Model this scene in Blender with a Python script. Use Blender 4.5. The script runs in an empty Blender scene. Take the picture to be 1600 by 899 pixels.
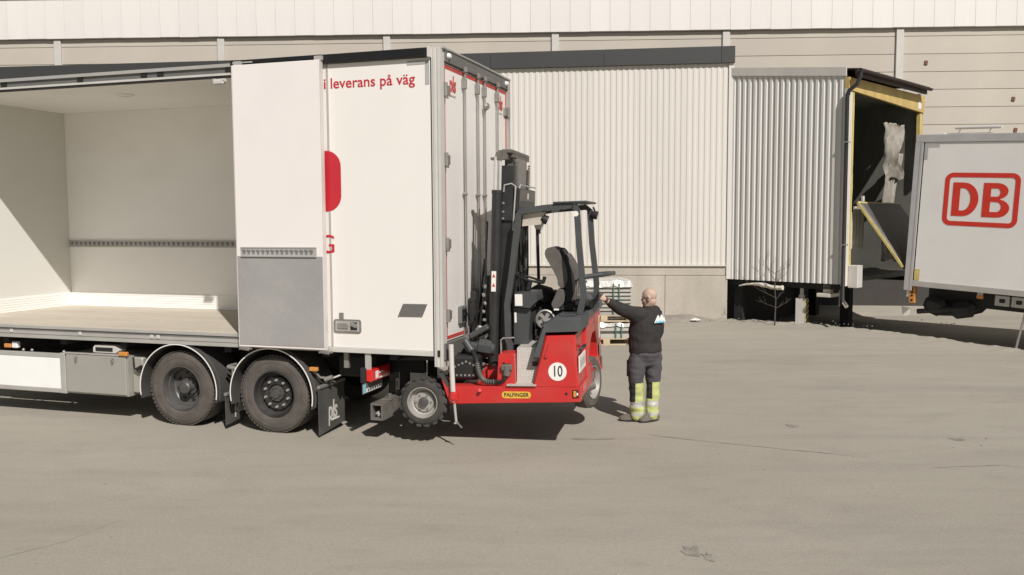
import bpy, bmesh, math, random
from mathutils import Vector, Matrix, noise
random.seed(7)
scene = bpy.context.scene
COL = scene.collection

# ---------------------------------------------------------------- camera
CAM_H, PITCH, ROLL = 2.6267, 0.0768, 0.005
cam_data = bpy.data.cameras.new("camera")
cam_data.sensor_width = 36.0
cam_data.lens = 36.0 * 1360.0 / 1600.0
cam_data.clip_end = 2000.0
cam = bpy.data.objects.new("camera", cam_data)
COL.objects.link(cam)
cam.matrix_world = (Matrix.Translation((0, 0, CAM_H)) @ Matrix.Rotation(math.pi / 2 - PITCH, 4, 'X')
                    @ Matrix.Rotation(-ROLL, 4, 'Z'))
scene.camera = cam

# ---------------------------------------------------------------- sky, sun, exposure
SUN_DIR = Vector((-0.514, 1.213, -1.20)).normalized()      # the way the light travels
SUN_ELEV = math.asin(-SUN_DIR.z)
world = bpy.data.worlds.new("World")
scene.world = world
world.use_nodes = True
wn = world.node_tree.nodes
wl = world.node_tree.links
bgn = wn["Background"]
sky = wn.new("ShaderNodeTexSky")
sky.sky_type = 'NISHITA'
sky.sun_disc = False
sky.sun_elevation = SUN_ELEV
sky.sun_rotation = math.atan2(-SUN_DIR.x, -SUN_DIR.y)
sky.dust_density = 0.7
hs = wn.new("ShaderNodeHueSaturation")
hs.inputs['Saturation'].default_value = 0.30
wl.new(sky.outputs[0], hs.inputs['Color'])
wl.new(hs.outputs[0], bgn.inputs['Color'])
bgn.inputs['Strength'].default_value = 0.050

sun_data = bpy.data.lights.new("sun", 'SUN')
sun_data.energy = 5.0
sun_data.angle = math.radians(0.55)
sun_data.color = (1.0, 0.95, 0.91)
sun = bpy.data.objects.new("sun", sun_data)
sun.rotation_euler = SUN_DIR.to_track_quat('-Z', 'Y').to_euler()
sun.location = (10, -20, 25)
COL.objects.link(sun)

scene.view_settings.view_transform = 'Standard'
scene.view_settings.look = 'None'
scene.view_settings.exposure = -0.10
scene.view_settings.gamma = 1.0
scene.render.engine = 'CYCLES'
scene.cycles.max_bounces = 12
scene.cycles.diffuse_bounces = 8
scene.cycles.use_denoising = True

# ---------------------------------------------------------------- materials
MATS = {}
def mat(name, col, rough=0.6, metal=0.0, var=0.10, scale=3.0, fine=0.0, bump=0.0, bscale=60.0,
        dirt=0.0, dirt_col=(0.20, 0.17, 0.13), dscale=1.2, spec=None, coat=0.0, rnd=0.0, stretch=(1, 1, 1), emit=None, alpha=None, trans=0.0):
    m = bpy.data.materials.new(name)
    m.use_nodes = True
    nt = m.node_tree
    n, l = nt.nodes, nt.links
    b = n["Principled BSDF"]
    b.inputs['Roughness'].default_value = rough
    b.inputs['Metallic'].default_value = metal
    if spec is not None:
        b.inputs['Specular IOR Level'].default_value = spec
    if coat:
        b.inputs['Coat Weight'].default_value = coat
        b.inputs['Coat Roughness'].default_value = 0.12
    if trans:
        b.inputs['Transmission Weight'].default_value = trans
    tc = n.new("ShaderNodeTexCoord")
    mp = n.new("ShaderNodeMapping")
    mp.inputs['Scale'].default_value = stretch
    l.new(tc.outputs['Object'], mp.inputs['Vector'])
    def nz(sc, det=4.0):
        t = n.new("ShaderNodeTexNoise")
        t.inputs['Scale'].default_value = sc
        t.inputs['Detail'].default_value = det
        l.new(mp.outputs[0], t.inputs['Vector'])
        return t
    def ramp(src, lo, hi):
        r = n.new("ShaderNodeMapRange")
        r.inputs['From Min'].default_value = lo
        r.inputs['From Max'].default_value = hi
        l.new(src, r.inputs['Value'])
        return r.outputs[0]
    def mix(fac, a, bb):
        x = n.new("ShaderNodeMix")
        x.data_type = 'RGBA'
        if isinstance(fac, float):
            x.inputs[0].default_value = fac
        else:
            l.new(fac, x.inputs[0])
        for i, v in ((6, a), (7, bb)):
            if isinstance(v, tuple):
                x.inputs[i].default_value = (*v, 1)
            else:
                l.new(v, x.inputs[i])
        return x.outputs[2]
    lo = tuple(max(0, c * (1 - var)) for c in col)
    hi = tuple(min(1, c * (1 + var)) for c in col)
    cur = mix(ramp(nz(scale).outputs['Fac'], 0.3, 0.7), lo, hi)
    if fine:
        f = nz(bscale, 3.0)
        k = n.new("ShaderNodeMix"); k.data_type = 'RGBA'; k.blend_type = 'MULTIPLY'
        k.inputs[0].default_value = 1.0
        l.new(cur, k.inputs[6])
        g = n.new("ShaderNodeMapRange")
        g.inputs['From Min'].default_value = 0.3; g.inputs['From Max'].default_value = 0.7
        g.inputs['To Min'].default_value = 1 - fine; g.inputs['To Max'].default_value = 1 + fine
        l.new(f.outputs['Fac'], g.inputs['Value'])
        l.new(g.outputs[0], k.inputs[7])
        cur = k.outputs[2]
    if rnd:
        oi = n.new("ShaderNodeObjectInfo")
        k = n.new("ShaderNodeMix"); k.data_type = 'RGBA'; k.blend_type = 'MULTIPLY'
        k.inputs[0].default_value = 1.0
        g = n.new("ShaderNodeMapRange")
        g.inputs['To Min'].default_value = 1 - rnd; g.inputs['To Max'].default_value = 1 + rnd * 0.4
        l.new(oi.outputs['Random'], g.inputs['Value'])
        l.new(cur, k.inputs[6]); l.new(g.outputs[0], k.inputs[7])
        cur = k.outputs[2]
    if dirt:
        d = nz(dscale, 8.0)
        r = ramp(d.outputs['Fac'], 0.48, 0.78)
        mm = n.new("ShaderNodeMath"); mm.operation = 'MULTIPLY'; mm.inputs[1].default_value = dirt
        l.new(r, mm.inputs[0])
        cur = mix(mm.outputs[0], cur, dirt_col)
    l.new(cur, b.inputs['Base Color'])
    if bump:
        bt = nz(bscale, 6.0)
        bn = n.new("ShaderNodeBump")
        bn.inputs['Strength'].default_value = bump
        bn.inputs['Distance'].default_value = 0.01
        l.new(bt.outputs['Fac'], bn.inputs['Height'])
        l.new(bn.outputs[0], b.inputs['Normal'])
    if emit:
        b.inputs['Emission Color'].default_value = (*emit[0], 1)
        b.inputs['Emission Strength'].default_value = emit[1]
    if alpha is not None:
        b.inputs['Alpha'].default_value = alpha
    MATS[name] = m
    return m

M = MATS
mat('concrete', (0.43, 0.39, 0.33), 0.9, var=0.14, scale=1.4, fine=0.07, bump=0.25, bscale=40, dirt=0.35, dirt_col=(0.33, 0.30, 0.25), dscale=0.9, stretch=(1, 1, 0.5))
mat('dirt', (0.26, 0.235, 0.20), 0.95, var=0.2, scale=2.5, fine=0.2, bump=0.8, bscale=35)
mat('annex_sheet', (0.62, 0.595, 0.545), 0.55, var=0.04, scale=0.6, rnd=0.035, dirt=0.22, dirt_col=(0.42, 0.38, 0.32), dscale=0.6, stretch=(1, 1, 0.25))
mat('dock_sheet', (0.64, 0.63, 0.60), 0.5, var=0.05, scale=0.8, dirt=0.25, dirt_col=(0.35, 0.33, 0.29), dscale=0.9, stretch=(1, 1, 0.2))
mat('white_cladding', (0.71, 0.685, 0.645), 0.6, var=0.03, scale=0.5, dirt=0.22, dirt_col=(0.45, 0.43, 0.38), dscale=1.3, rnd=0.035, stretch=(1, 1, 0.22))
mat('beige_board', (0.47, 0.43, 0.365), 0.7, var=0.05, scale=0.6, dirt=0.15, dirt_col=(0.37, 0.33, 0.27), dscale=0.5, rnd=0.06)
mat('post_paint', (0.52, 0.50, 0.46), 0.6, var=0.05)
mat('dark_joint', (0.05, 0.045, 0.04), 0.9)
mat('fascia', (0.042, 0.042, 0.041), 0.55, var=0.08, scale=0.7)
mat('rust', (0.16, 0.075, 0.045), 0.9, var=0.3, scale=20)
mat('truck_white', (0.80, 0.77, 0.725), 0.32, var=0.02, scale=0.6, coat=0.25, dirt=0.09, dirt_col=(0.45, 0.41, 0.35), dscale=1.1, stretch=(1.4, 1.4, 0.3))
mat('leaf_white', (0.79, 0.745, 0.715), 0.42, var=0.015, scale=0.6, dirt=0.04, dscale=2)
mat('bulkhead', (0.66, 0.655, 0.61), 0.5, var=0.03, scale=0.7, dirt=0.08, dirt_col=(0.5, 0.46, 0.4), dscale=1.0)
mat('slot_grey', (0.17, 0.165, 0.155), 0.7)
mat('mark_grey', (0.40, 0.39, 0.38), 0.5)
mat('rod_light', (0.68, 0.66, 0.62), 0.25, metal=0.35, var=0.05)
mat('inner_white', (0.88, 0.87, 0.835), 0.45, var=0.03, scale=0.7, dirt=0.13, dirt_col=(0.5, 0.47, 0.41), dscale=1.3, stretch=(0.7, 1, 1.3))
mat('kick_grey', (0.325, 0.315, 0.305), 0.5, var=0.07, scale=1.6, dirt=0.15, dirt_col=(0.5, 0.48, 0.45), dscale=3.0, fine=0.03, bscale=25)
mat('plywood', (0.50, 0.45, 0.37), 0.75, var=0.09, scale=2.0, fine=0.06, bscale=18, dirt=0.3, dirt_col=(0.36, 0.32, 0.27), dscale=2.2, stretch=(0.35, 1.6, 1))
mat('alu', (0.50, 0.485, 0.455), 0.45, metal=0.35, var=0.06, scale=3)
mat('alu_light', (0.62, 0.60, 0.56), 0.5, metal=0.2, var=0.05, scale=3)
mat('alu_dark', (0.17, 0.165, 0.155), 0.5, metal=0.3, var=0.08)
mat('black_gloss', (0.012, 0.012, 0.012), 0.3, var=0.2)
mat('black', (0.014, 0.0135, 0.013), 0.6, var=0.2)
mat('black_matt', (0.02, 0.019, 0.018), 0.85, var=0.2)
mat('rubber', (0.092, 0.081, 0.071), 0.92, var=0.2, scale=6, fine=0.1, bump=0.25, bscale=70, dirt=0.4, dirt_col=(0.13, 0.115, 0.095), dscale=3)
mat('rubber_dark', (0.045, 0.042, 0.038), 0.9, var=0.2, scale=6, dirt=0.35, dirt_col=(0.10, 0.09, 0.075), dscale=5)
mat('mudguard', (0.06, 0.056, 0.052), 0.55, var=0.2, scale=5, dirt=0.4, dirt_col=(0.10, 0.09, 0.08), dscale=3)
mat('flap', (0.062, 0.061, 0.055), 0.7, var=0.15, scale=6, dirt=0.5, dirt_col=(0.115, 0.105, 0.09), dscale=3)
mat('rim_black', (0.025, 0.024, 0.023), 0.4, var=0.2, scale=8, dirt=0.35, dirt_col=(0.12, 0.11, 0.10), dscale=5)
mat('rim_grey', (0.09, 0.087, 0.083), 0.45, metal=0.2, var=0.2, scale=8, dirt=0.4, dirt_col=(0.14, 0.125, 0.105), dscale=5)
mat('rim_silver', (0.40, 0.385, 0.355), 0.45, metal=0.3, var=0.12, scale=10, dirt=0.35, dirt_col=(0.25, 0.22, 0.18), dscale=7)
mat('steel', (0.45, 0.435, 0.41), 0.35, metal=0.7, var=0.1, scale=8)
mat('steel_dull', (0.30, 0.285, 0.26), 0.5, metal=0.5, var=0.12, scale=8, dirt=0.3, dirt_col=(0.15, 0.13, 0.11), dscale=6)
mat('chrome', (0.75, 0.73, 0.70), 0.12, metal=1.0, var=0.02)
mat('stainless', (0.40, 0.385, 0.345), 0.42, metal=0.25, var=0.05, scale=2, dirt=0.15, dscale=2)
mat('bare_white', (0.78, 0.76, 0.71), 0.5, var=0.02)
mat('reflective_white', (0.85, 0.86, 0.83), 0.4, var=0.02)
mat('red_paint', (0.53, 0.026, 0.024), 0.40, var=0.06, scale=3, coat=0.3, dirt=0.28, dirt_col=(0.36, 0.12, 0.095), dscale=3.2)
mat('red_print', (0.50, 0.022, 0.035), 0.45, var=0.03)
mat('red_tape', (0.48, 0.06, 0.05), 0.5, var=0.08, scale=10)
mat('db_red', (0.60, 0.035, 0.02), 0.5, var=0.03)
mat('lens_red', (0.62, 0.015, 0.015), 0.15, var=0.05, coat=0.5)
mat('lens_amber', (0.58, 0.25, 0.06), 0.2, var=0.05)
mat('lens_clear', (0.8, 0.8, 0.78), 0.1, var=0.02)
mat('guard_grey', (0.058, 0.062, 0.062), 0.45, var=0.1, scale=4, dirt=0.15, dirt_col=(0.12, 0.11, 0.10), dscale=6)
mat('hood_grey', (0.072, 0.078, 0.08), 0.5, var=0.08, scale=4, dirt=0.2, dirt_col=(0.13, 0.12, 0.11), dscale=5)
mat('mast_black', (0.026, 0.0255, 0.025), 0.42, var=0.25, scale=5, dirt=0.3, dirt_col=(0.05, 0.045, 0.04), dscale=4)
mat('mast_grey', (0.13, 0.12, 0.105), 0.55, var=0.25, scale=8, dirt=0.4, dirt_col=(0.17, 0.15, 0.12), dscale=6)
mat('checker', (0.50, 0.475, 0.43), 0.5, metal=0.1, var=0.1, scale=6, dirt=0.3, dirt_col=(0.25, 0.22, 0.19), dscale=6)
mat('seat_cloth', (0.10, 0.09, 0.08), 0.85, var=0.15, scale=10, bump=0.3, bscale=150)
mat('seat_dark', (0.022, 0.02, 0.02), 0.85, var=0.2, scale=10)
mat('yellow_oval', (0.68, 0.42, 0.05), 0.5, var=0.05)
mat('ink', (0.02, 0.02, 0.022), 0.6)
mat('label_white', (0.75, 0.73, 0.68), 0.5, var=0.05)
mat('dusty_glass', (0.62, 0.57, 0.48), 0.4, var=0.1, scale=6, trans=0.25)
mat('dock_yellow', (0.48, 0.35, 0.125), 0.7, var=0.15, scale=3, dirt=0.4, dirt_col=(0.33, 0.26, 0.16), dscale=2)
mat('edge_yellow', (0.58, 0.47, 0.17), 0.6, var=0.12, scale=8, dirt=0.3, dscale=6)
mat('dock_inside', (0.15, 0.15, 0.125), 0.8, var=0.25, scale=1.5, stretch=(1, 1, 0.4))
mat('roof_brown', (0.040, 0.026, 0.024), 0.6, var=0.2, scale=6)
mat('pipe_dark', (0.022, 0.022, 0.024), 0.45, var=0.15)
mat('cream_board', (0.60, 0.565, 0.49), 0.7, var=0.06, scale=3, dirt=0.2, dscale=3)
mat('tarp', (0.27, 0.25, 0.21), 0.75, var=0.15, scale=6, dirt=0.3, dirt_col=(0.3, 0.27, 0.22), dscale=5)
mat('trailer_side', (0.76, 0.745, 0.715), 0.45, var=0.03, scale=0.8, dirt=0.12, dirt_col=(0.5, 0.47, 0.42), dscale=1.2)
mat('trailer_frame', (0.46, 0.45, 0.44), 0.5, metal=0.1, var=0.06, scale=2, dirt=0.2, dscale=3)
mat('trailer_kit', (0.035, 0.034, 0.032), 0.75, var=0.25, scale=4)
mat('lift_plate', (0.075, 0.073, 0.07), 0.6, var=0.25, scale=5, dirt=0.3, dirt_col=(0.14, 0.13, 0.12), dscale=4)
mat('bark', (0.07, 0.06, 0.05), 0.9, var=0.25, scale=25)
mat('pallet_wood', (0.52, 0.42, 0.28), 0.85, var=0.15, scale=6, fine=0.08, bscale=40, rnd=0.12)
mat('film', (0.50, 0.485, 0.44), 0.22, var=0.12, scale=5, bump=0.9, bscale=9, spec=0.8)
mat('goods_pale', (0.48, 0.46, 0.41), 0.4, var=0.10, scale=8, rnd=0.12, metal=0.2)
mat('goods_gap', (0.09, 0.085, 0.075), 0.8, rnd=0.2)
mat('strap_green', (0.05, 0.14, 0.10), 0.5)
mat('skin', (0.48, 0.345, 0.272), 0.55, var=0.07, scale=18, spec=0.35)
mat('jumper', (0.026, 0.023, 0.021), 0.9, var=0.15, scale=12, bump=0.3, bscale=160)
mat('trouser', (0.070, 0.066, 0.070), 0.88, var=0.15, scale=12, bump=0.25, bscale=140)
mat('trouser_dark', (0.025, 0.025, 0.028), 0.88, var=0.15, scale=12)
mat('hivis', (0.46, 0.505, 0.19), 0.8, var=0.06, scale=10)
mat('tape_silver', (0.50, 0.50, 0.46), 0.45, metal=0.2, var=0.1, scale=20)
mat('shoe', (0.12, 0.103, 0.078), 0.8, var=0.25, scale=20)
mat('shoe_sole', (0.02, 0.02, 0.02), 0.9)
mat('watch', (0.11, 0.055, 0.035), 0.6)
mat('logo_blue', (0.22, 0.50, 0.62), 0.6)
mat('paper', (0.72, 0.70, 0.66), 0.8, var=0.08)
mat('stone', (0.33, 0.30, 0.26), 0.95, var=0.25, scale=8)
mat('ice', (0.60, 0.56, 0.48), 0.7, var=0.12, scale=14, bump=0.6, bscale=40)

def asphalt_material():
    m = bpy.data.materials.new('asphalt'); m.use_nodes = True
    nt = m.node_tree; n, l = nt.nodes, nt.links
    b = n["Principled BSDF"]; b.inputs['Roughness'].default_value = 0.93
    b.inputs['Specular IOR Level'].default_value = 0.2
    tc = n.new("ShaderNodeTexCoord")
    def nz(sc, det, stretch=None, rough=0.55, dist=0.0):
        t = n.new("ShaderNodeTexNoise")
        t.inputs['Scale'].default_value = sc; t.inputs['Detail'].default_value = det
        t.inputs['Roughness'].default_value = rough; t.inputs['Distortion'].default_value = dist
        if stretch:
            mp = n.new("ShaderNodeMapping"); mp.inputs['Scale'].default_value = stretch[:3]
            mp.inputs['Rotation'].default_value = (0, 0, stretch[3])
            l.new(tc.outputs['Object'], mp.inputs['Vector']); l.new(mp.outputs[0], t.inputs['Vector'])
        else:
            l.new(tc.outputs['Object'], t.inputs['Vector'])
        return t.outputs['Fac']
    def rng(v, a, bb, c=0.0, d=1.0):
        r = n.new("ShaderNodeMapRange")
        for k, x in zip(('From Min', 'From Max', 'To Min', 'To Max'), (a, bb, c, d)):
            r.inputs[k].default_value = x
        l.new(v, r.inputs['Value']); return r.outputs[0]
    def mix(f, a, bb, mode='MIX'):
        x = n.new("ShaderNodeMix"); x.data_type = 'RGBA'; x.blend_type = mode
        if isinstance(f, float): x.inputs[0].default_value = f
        else: l.new(f, x.inputs[0])
        for i, v in ((6, a), (7, bb)):
            if isinstance(v, tuple): x.inputs[i].default_value = (*v, 1)
            else: l.new(v, x.inputs[i])
        return x.outputs[2]
    base = mix(rng(nz(0.22, 4), 0.3, 0.7), (0.332, 0.306, 0.254), (0.372, 0.345, 0.289))
    base = mix(rng(nz(1.3, 6, (1, 2.4, 1, 0.35)), 0.52, 0.80, 0, 0.55), base, (0.27, 0.248, 0.208))
    base = mix(rng(nz(0.8, 5, (0.5, 2.0, 1, -0.15)), 0.58, 0.75, 0, 0.5), base, (0.40, 0.37, 0.31))
    # sweeping tyre tracks
    base = mix(rng(nz(0.8, 5, (0.14, 1.1, 1, 0.30), dist=0.6), 0.53, 0.72, 0, 0.5), base, (0.265, 0.245, 0.206))
    base = mix(rng(nz(0.9, 5, (0.12, 1.0, 1, -0.5), dist=0.7), 0.55, 0.74, 0, 0.45), base, (0.275, 0.253, 0.212))
    base = mix(rng(nz(0.35, 7, (1, 1.6, 1, 0.6), rough=0.65), 0.55, 0.72, 0, 0.45), base, (0.395, 0.365, 0.31))
    base = mix(rng(nz(0.55, 8, (1, 1.3, 1, -0.4), rough=0.7), 0.57, 0.75, 0, 0.40), base, (0.262, 0.240, 0.203))
    # grain of the stone chips
    v = n.new("ShaderNodeTexVoronoi"); v.inputs['Scale'].default_value = 75
    l.new(tc.outputs['Object'], v.inputs['Vector'])
    base = mix(1.0, base, mix(rng(v.outputs['Distance'], 0.0, 0.7), (1.08, 1.08, 1.08), (0.91, 0.91, 0.91)), 'MULTIPLY')
    base = mix(1.0, base, mix(rng(nz(28, 4), 0.3, 0.7), (0.965, 0.965, 0.965), (1.035, 1.035, 1.035)), 'MULTIPLY')
    # oil drips
    base = mix(rng(nz(1.9, 2), 0.74, 0.82, 0, 0.3), base, (0.19, 0.172, 0.145))
    l.new(base, b.inputs['Base Color'])
    bn = n.new("ShaderNodeBump"); bn.inputs['Strength'].default_value = 0.25; bn.inputs['Distance'].default_value = 0.005
    l.new(v.outputs['Distance'], bn.inputs['Height']); l.new(bn.outputs[0], b.inputs['Normal'])
    MATS['asphalt'] = m
asphalt_material()

# ---------------------------------------------------------------- mesh helpers
class MB:
    """Collects shapes in one bmesh; build() links them as one mesh object."""
    def __init__(self):
        self.bm = bmesh.new(); self.mi = 0
    def _take(self, verts, faces):
        vs = [self.bm.verts.new(v) for v in verts]
        out = []
        for f in faces:
            try:
                fa = self.bm.faces.new([vs[i] for i in f]); fa.material_index = self.mi; out.append(fa)
            except ValueError:
                pass
        return vs, out
    def m(self, i):
        self.mi = i; return self
    def box(self, x0, y0, z0, x1, y1, z1, bev=0.0, mx=None, seg=1):
        a, b = Vector((min(x0, x1), min(y0, y1), min(z0, z1))), Vector((max(x0, x1), max(y0, y1), max(z0, z1)))
        v = [(x, y, z) for x in (a.x, b.x) for y in (a.y, b.y) for z in (a.z, b.z)]
        f = [(0, 1, 3, 2), (4, 6, 7, 5), (0, 4, 5, 1), (2, 3, 7, 6), (0, 2, 6, 4), (1, 5, 7, 3)]
        if not bev:
            if mx is not None: v = [mx @ Vector(p) for p in v]
            self._take(v, f); return self
        t = bmesh.new()
        tv = [t.verts.new(p) for p in v]
        for q in f: t.faces.new([tv[k] for k in q])
        bmesh.ops.bevel(t, geom=t.edges[:], offset=bev, segments=seg, affect='EDGES', profile=0.6, clamp_overlap=True)
        t.verts.index_update()
        v = [(mx @ w.co) if mx is not None else w.co.copy() for w in t.verts]
        f = [[w.index for w in fa.verts] for fa in t.faces]
        t.free()
        self._take(v, f); return self
    def obox(self, c, size, rot=(0, 0, 0), bev=0.0):
        from mathutils import Euler
        mx = Matrix.Translation(c) @ Euler(rot).to_matrix().to_4x4()
        s = Vector(size) / 2
        return self.box(-s.x, -s.y, -s.z, s.x, s.y, s.z, bev, mx)
    def cyl(self, p0, p1, r0, r1=None, n=16, caps=True):
        p0, p1 = Vector(p0), Vector(p1); r1 = r0 if r1 is None else r1
        d = (p1 - p0).normalized()
        u = d.orthogonal().normalized(); w = d.cross(u)
        v = []
        for p, r in ((p0, r0), (p1, r1)):
            for i in range(n):
                t = 2 * math.pi * i / n
                v.append(p + u * (r * math.cos(t)) + w * (r * math.sin(t)))
        f = [(i, (i + 1) % n, n + (i + 1) % n, n + i) for i in range(n)]
        if caps:
            f += [tuple(reversed(range(n))), tuple(range(n, 2 * n))]
        self._take(v, f); return self
    def tube(self, pts, r, n=10, caps=True, square=False):
        pts = [Vector(p) for p in pts]
        rs = r if isinstance(r, (list, tuple)) else [r] * len(pts)
        tang = []
        for i in range(len(pts)):
            a = pts[max(0, i - 1)]; b = pts[min(len(pts) - 1, i + 1)]
            tang.append((b - a).normalized())
        if square: n = 4
        u = tang[0].orthogonal().normalized()
        if square:
            ref = Vector((0, 1, 0)) if abs(tang[0].y) < 0.8 else Vector((1, 0, 0))
            u = (ref - tang[0] * ref.dot(tang[0])).normalized()
        v = []
        for i, p in enumerate(pts):
            t = tang[i]
            u = (u - t * u.dot(t)).normalized(); w = t.cross(u)
            # keep thickness at a bend
            for k in range(n):
                a = 2 * math.pi * (k + (0.5 if square else 0)) / n
                v.append(p + (u * math.cos(a) + w * math.sin(a)) * rs[i] * (1.414 if square else 1))
        f = []
        for i in range(len(pts) - 1):
            for k in range(n):
                f.append((i * n + k, i * n + (k + 1) % n, (i + 1) * n + (k + 1) % n, (i + 1) * n + k))
        if caps:
            f += [tuple(reversed(range(n))), tuple(range((len(pts) - 1) * n, len(pts) * n))]
        self._take(v, f); return self
    def prism(self, pts, plane, lo, hi):
        """polygon in 'xz' / 'xy' / 'yz', extruded along the third axis"""
        def P(a, b, c):
            return {'xz': (a, c, b), 'xy': (a, b, c), 'yz': (c, a, b)}[plane]
        n = len(pts)
        v = [P(a, b, lo) for a, b in pts] + [P(a, b, hi) for a, b in pts]
        f = [tuple(range(n)), tuple(reversed(range(n, 2 * n)))]
        f += [(i, n + i, n + (i + 1) % n, (i + 1) % n) for i in range(n)]
        self._take(v, f); return self
    def lathe(self, prof, origin, axis, n=32, closed=False):
        o = Vector(origin); d = Vector(axis).normalized()
        u = d.orthogonal().normalized(); w = d.cross(u)
        v = []
        for r, hh in prof:
            for i in range(n):
                t = 2 * math.pi * i / n
                v.append(o + d * hh + u * (r * math.cos(t)) + w * (r * math.sin(t)))
        f = []
        m = len(prof)
        for j in range(m - 1 + (1 if closed else 0)):
            j2 = (j + 1) % m
            for i in range(n):
                f.append((j * n + i, j * n + (i + 1) % n, j2 * n + (i + 1) % n, j2 * n + i))
        self._take(v, f)
        return self
    def loft(self, secs, caps=True):
        n = len(secs[0])
        v = [p for s in secs for p in s]
        f = []
        for j in range(len(secs) - 1):
            for i in range(n):
                f.append((j * n + i, j * n + (i + 1) % n, (j + 1) * n + (i + 1) % n, (j + 1) * n + i))
        if caps:
            f += [tuple(reversed(range(n))), tuple(range((len(secs) - 1) * n, len(secs) * n))]
        self._take(v, f); return self
    def ball(self, c, r, n=12, mx=None):
        sc = r if isinstance(r, (tuple, list)) else (r, r, r)
        mm = Matrix.Translation(c) @ (mx or Matrix.Identity(4)) @ Matrix.Diagonal((*sc, 1))
        k = len(self.bm.faces)
        ret = bmesh.ops.create_uvsphere(self.bm, u_segments=n, v_segments=max(6, n // 2 + 2), radius=1.0, matrix=mm)
        for w in ret['verts']:
            for fa in w.link_faces: fa.material_index = self.mi
        return self
    def raw(self, v, f):
        self._take(v, f); return self
    def mesh(self, name, mats, smooth=35):
        bmesh.ops.recalc_face_normals(self.bm, faces=self.bm.faces[:])
        me = bpy.data.meshes.new(name)
        self.bm.to_mesh(me); self.bm.free()
        for x in (mats if isinstance(mats, (list, tuple)) else [mats]):
            me.materials.append(MATS[x])
        if smooth:
            for p in me.polygons: p.use_smooth = True
            me.set_sharp_from_angle(angle=math.radians(smooth))
        return me
    def build(self, name, mats, parent=None, smooth=35):
        return link(name, self.mesh(name, mats, smooth), parent)

def link(name, me, parent=None, loc=None, rot=None):
    o = bpy.data.objects.new(name, me)
    COL.objects.link(o)
    if parent is not None: o.parent = parent
    if loc is not None: o.location = loc
    if rot is not None: o.rotation_euler = rot
    return o
def tag(o, label, cat, group=None):
    o["label"] = label; o["category"] = cat
    if group: o["group"] = group
    return o
def empty(name, loc, rot=(0, 0, 0), label=None, cat=None, group=None):
    o = bpy.data.objects.new(name, None)
    o.empty_display_size = 0.2
    COL.objects.link(o); o.location = loc; o.rotation_euler = rot
    if label: tag(o, label, cat, group)
    return o
def struct(o, kind="structure", label=None):
    o["kind"] = kind
    if label: o["label"] = label
    return o
def bx(name, mats, parent, *a, bev=0.0):
    return MB().box(*a, bev=bev).build(name, mats, parent, 35 if bev else 0)

def curve_mesh(cu, name, origin, right, up, material):
    """a filled flat curve turned into a mesh that lies in the plane (right, up) at origin"""
    o = bpy.data.objects.new("tmp", cu); COL.objects.link(o)
    dg = bpy.context.evaluated_depsgraph_get(); dg.update()
    me = bpy.data.meshes.new_from_object(o.evaluated_get(dg))
    bpy.data.objects.remove(o); bpy.data.curves.remove(cu)
    r, u = Vector(right).normalized(), Vector(up).normalized()
    nn = r.cross(u)
    mx = Matrix(((r.x, u.x, nn.x, origin[0]), (r.y, u.y, nn.y, origin[1]), (r.z, u.z, nn.z, origin[2]), (0, 0, 0, 1)))
    me.transform(mx)
    me.materials.clear(); me.materials.append(MATS[material])
    me.name = name
    return me
def text(name, body, size, origin, right, up, material, parent, bold=0.0, xs=1.0, shear=0.0, align='LEFT', depth=0.0015, spacing=1.0, width=None):
    cu = bpy.data.curves.new(name, 'FONT')
    cu.body = body; cu.size = size; cu.offset = bold * size; cu.extrude = depth; cu.shear = shear
    cu.align_x = align; cu.align_y = 'CENTER'; cu.space_character = spacing
    cu.resolution_u = 4
    me = curve_mesh(cu, name, (0, 0, 0), (1, 0, 0), (0, 1, 0), material)
    if width:
        xv = [v.co.x for v in me.vertices]; xs = width / (max(xv) - min(xv))
    me.transform(Matrix.Diagonal((xs, 1, 1, 1)))
    r, u = Vector(right).normalized(), Vector(up).normalized(); nn = r.cross(u)
    me.transform(Matrix(((r.x, u.x, nn.x, origin[0]), (r.y, u.y, nn.y, origin[1]), (r.z, u.z, nn.z, origin[2]), (0, 0, 0, 1))))
    return link(name, me, parent)
def flat(name, loops, origin, right, up, material, parent, depth=0.0015):
    """closed outlines (holes allowed) filled as one flat printed shape"""
    cu = bpy.data.curves.new(name, 'CURVE'); cu.dimensions = '2D'; cu.fill_mode = 'BOTH'; cu.extrude = depth
    for lp in loops:
        s = cu.splines.new('POLY'); s.points.add(len(lp) - 1); s.use_cyclic_u = True
        for p, (x, y) in zip(s.points, lp): p.co = (x, y, 0, 1)
    return link(name, curve_mesh(cu, name, origin, right, up, material), parent)
def arc(cx, cy, r, a0, a1, n=10, ry=None):
    ry = ry or r
    return [(cx + r * math.cos(math.radians(a0 + (a1 - a0) * i / n)), cy + ry * math.sin(math.radians(a0 + (a1 - a0) * i / n))) for i in range(n + 1)]
def rrect(x0, y0, x1, y1, r, n=6):
    return arc(x1 - r, y0 + r, r, -90, 0, n) + arc(x1 - r, y1 - r, r, 0, 90, n) + arc(x0 + r, y1 - r, r, 90, 180, n) + arc(x0 + r, y0 + r, r, 180, 270, n)
def copies(names, mesh, parent, spots):
    for i, (loc, rot) in enumerate(spots):
        link(names, mesh, parent, loc, rot)

def each(name, mesh, parent, spots, rot=None):
    """one object per spot, sharing one mesh"""
    for p in spots: link(name, mesh, parent, p, rot)
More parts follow.
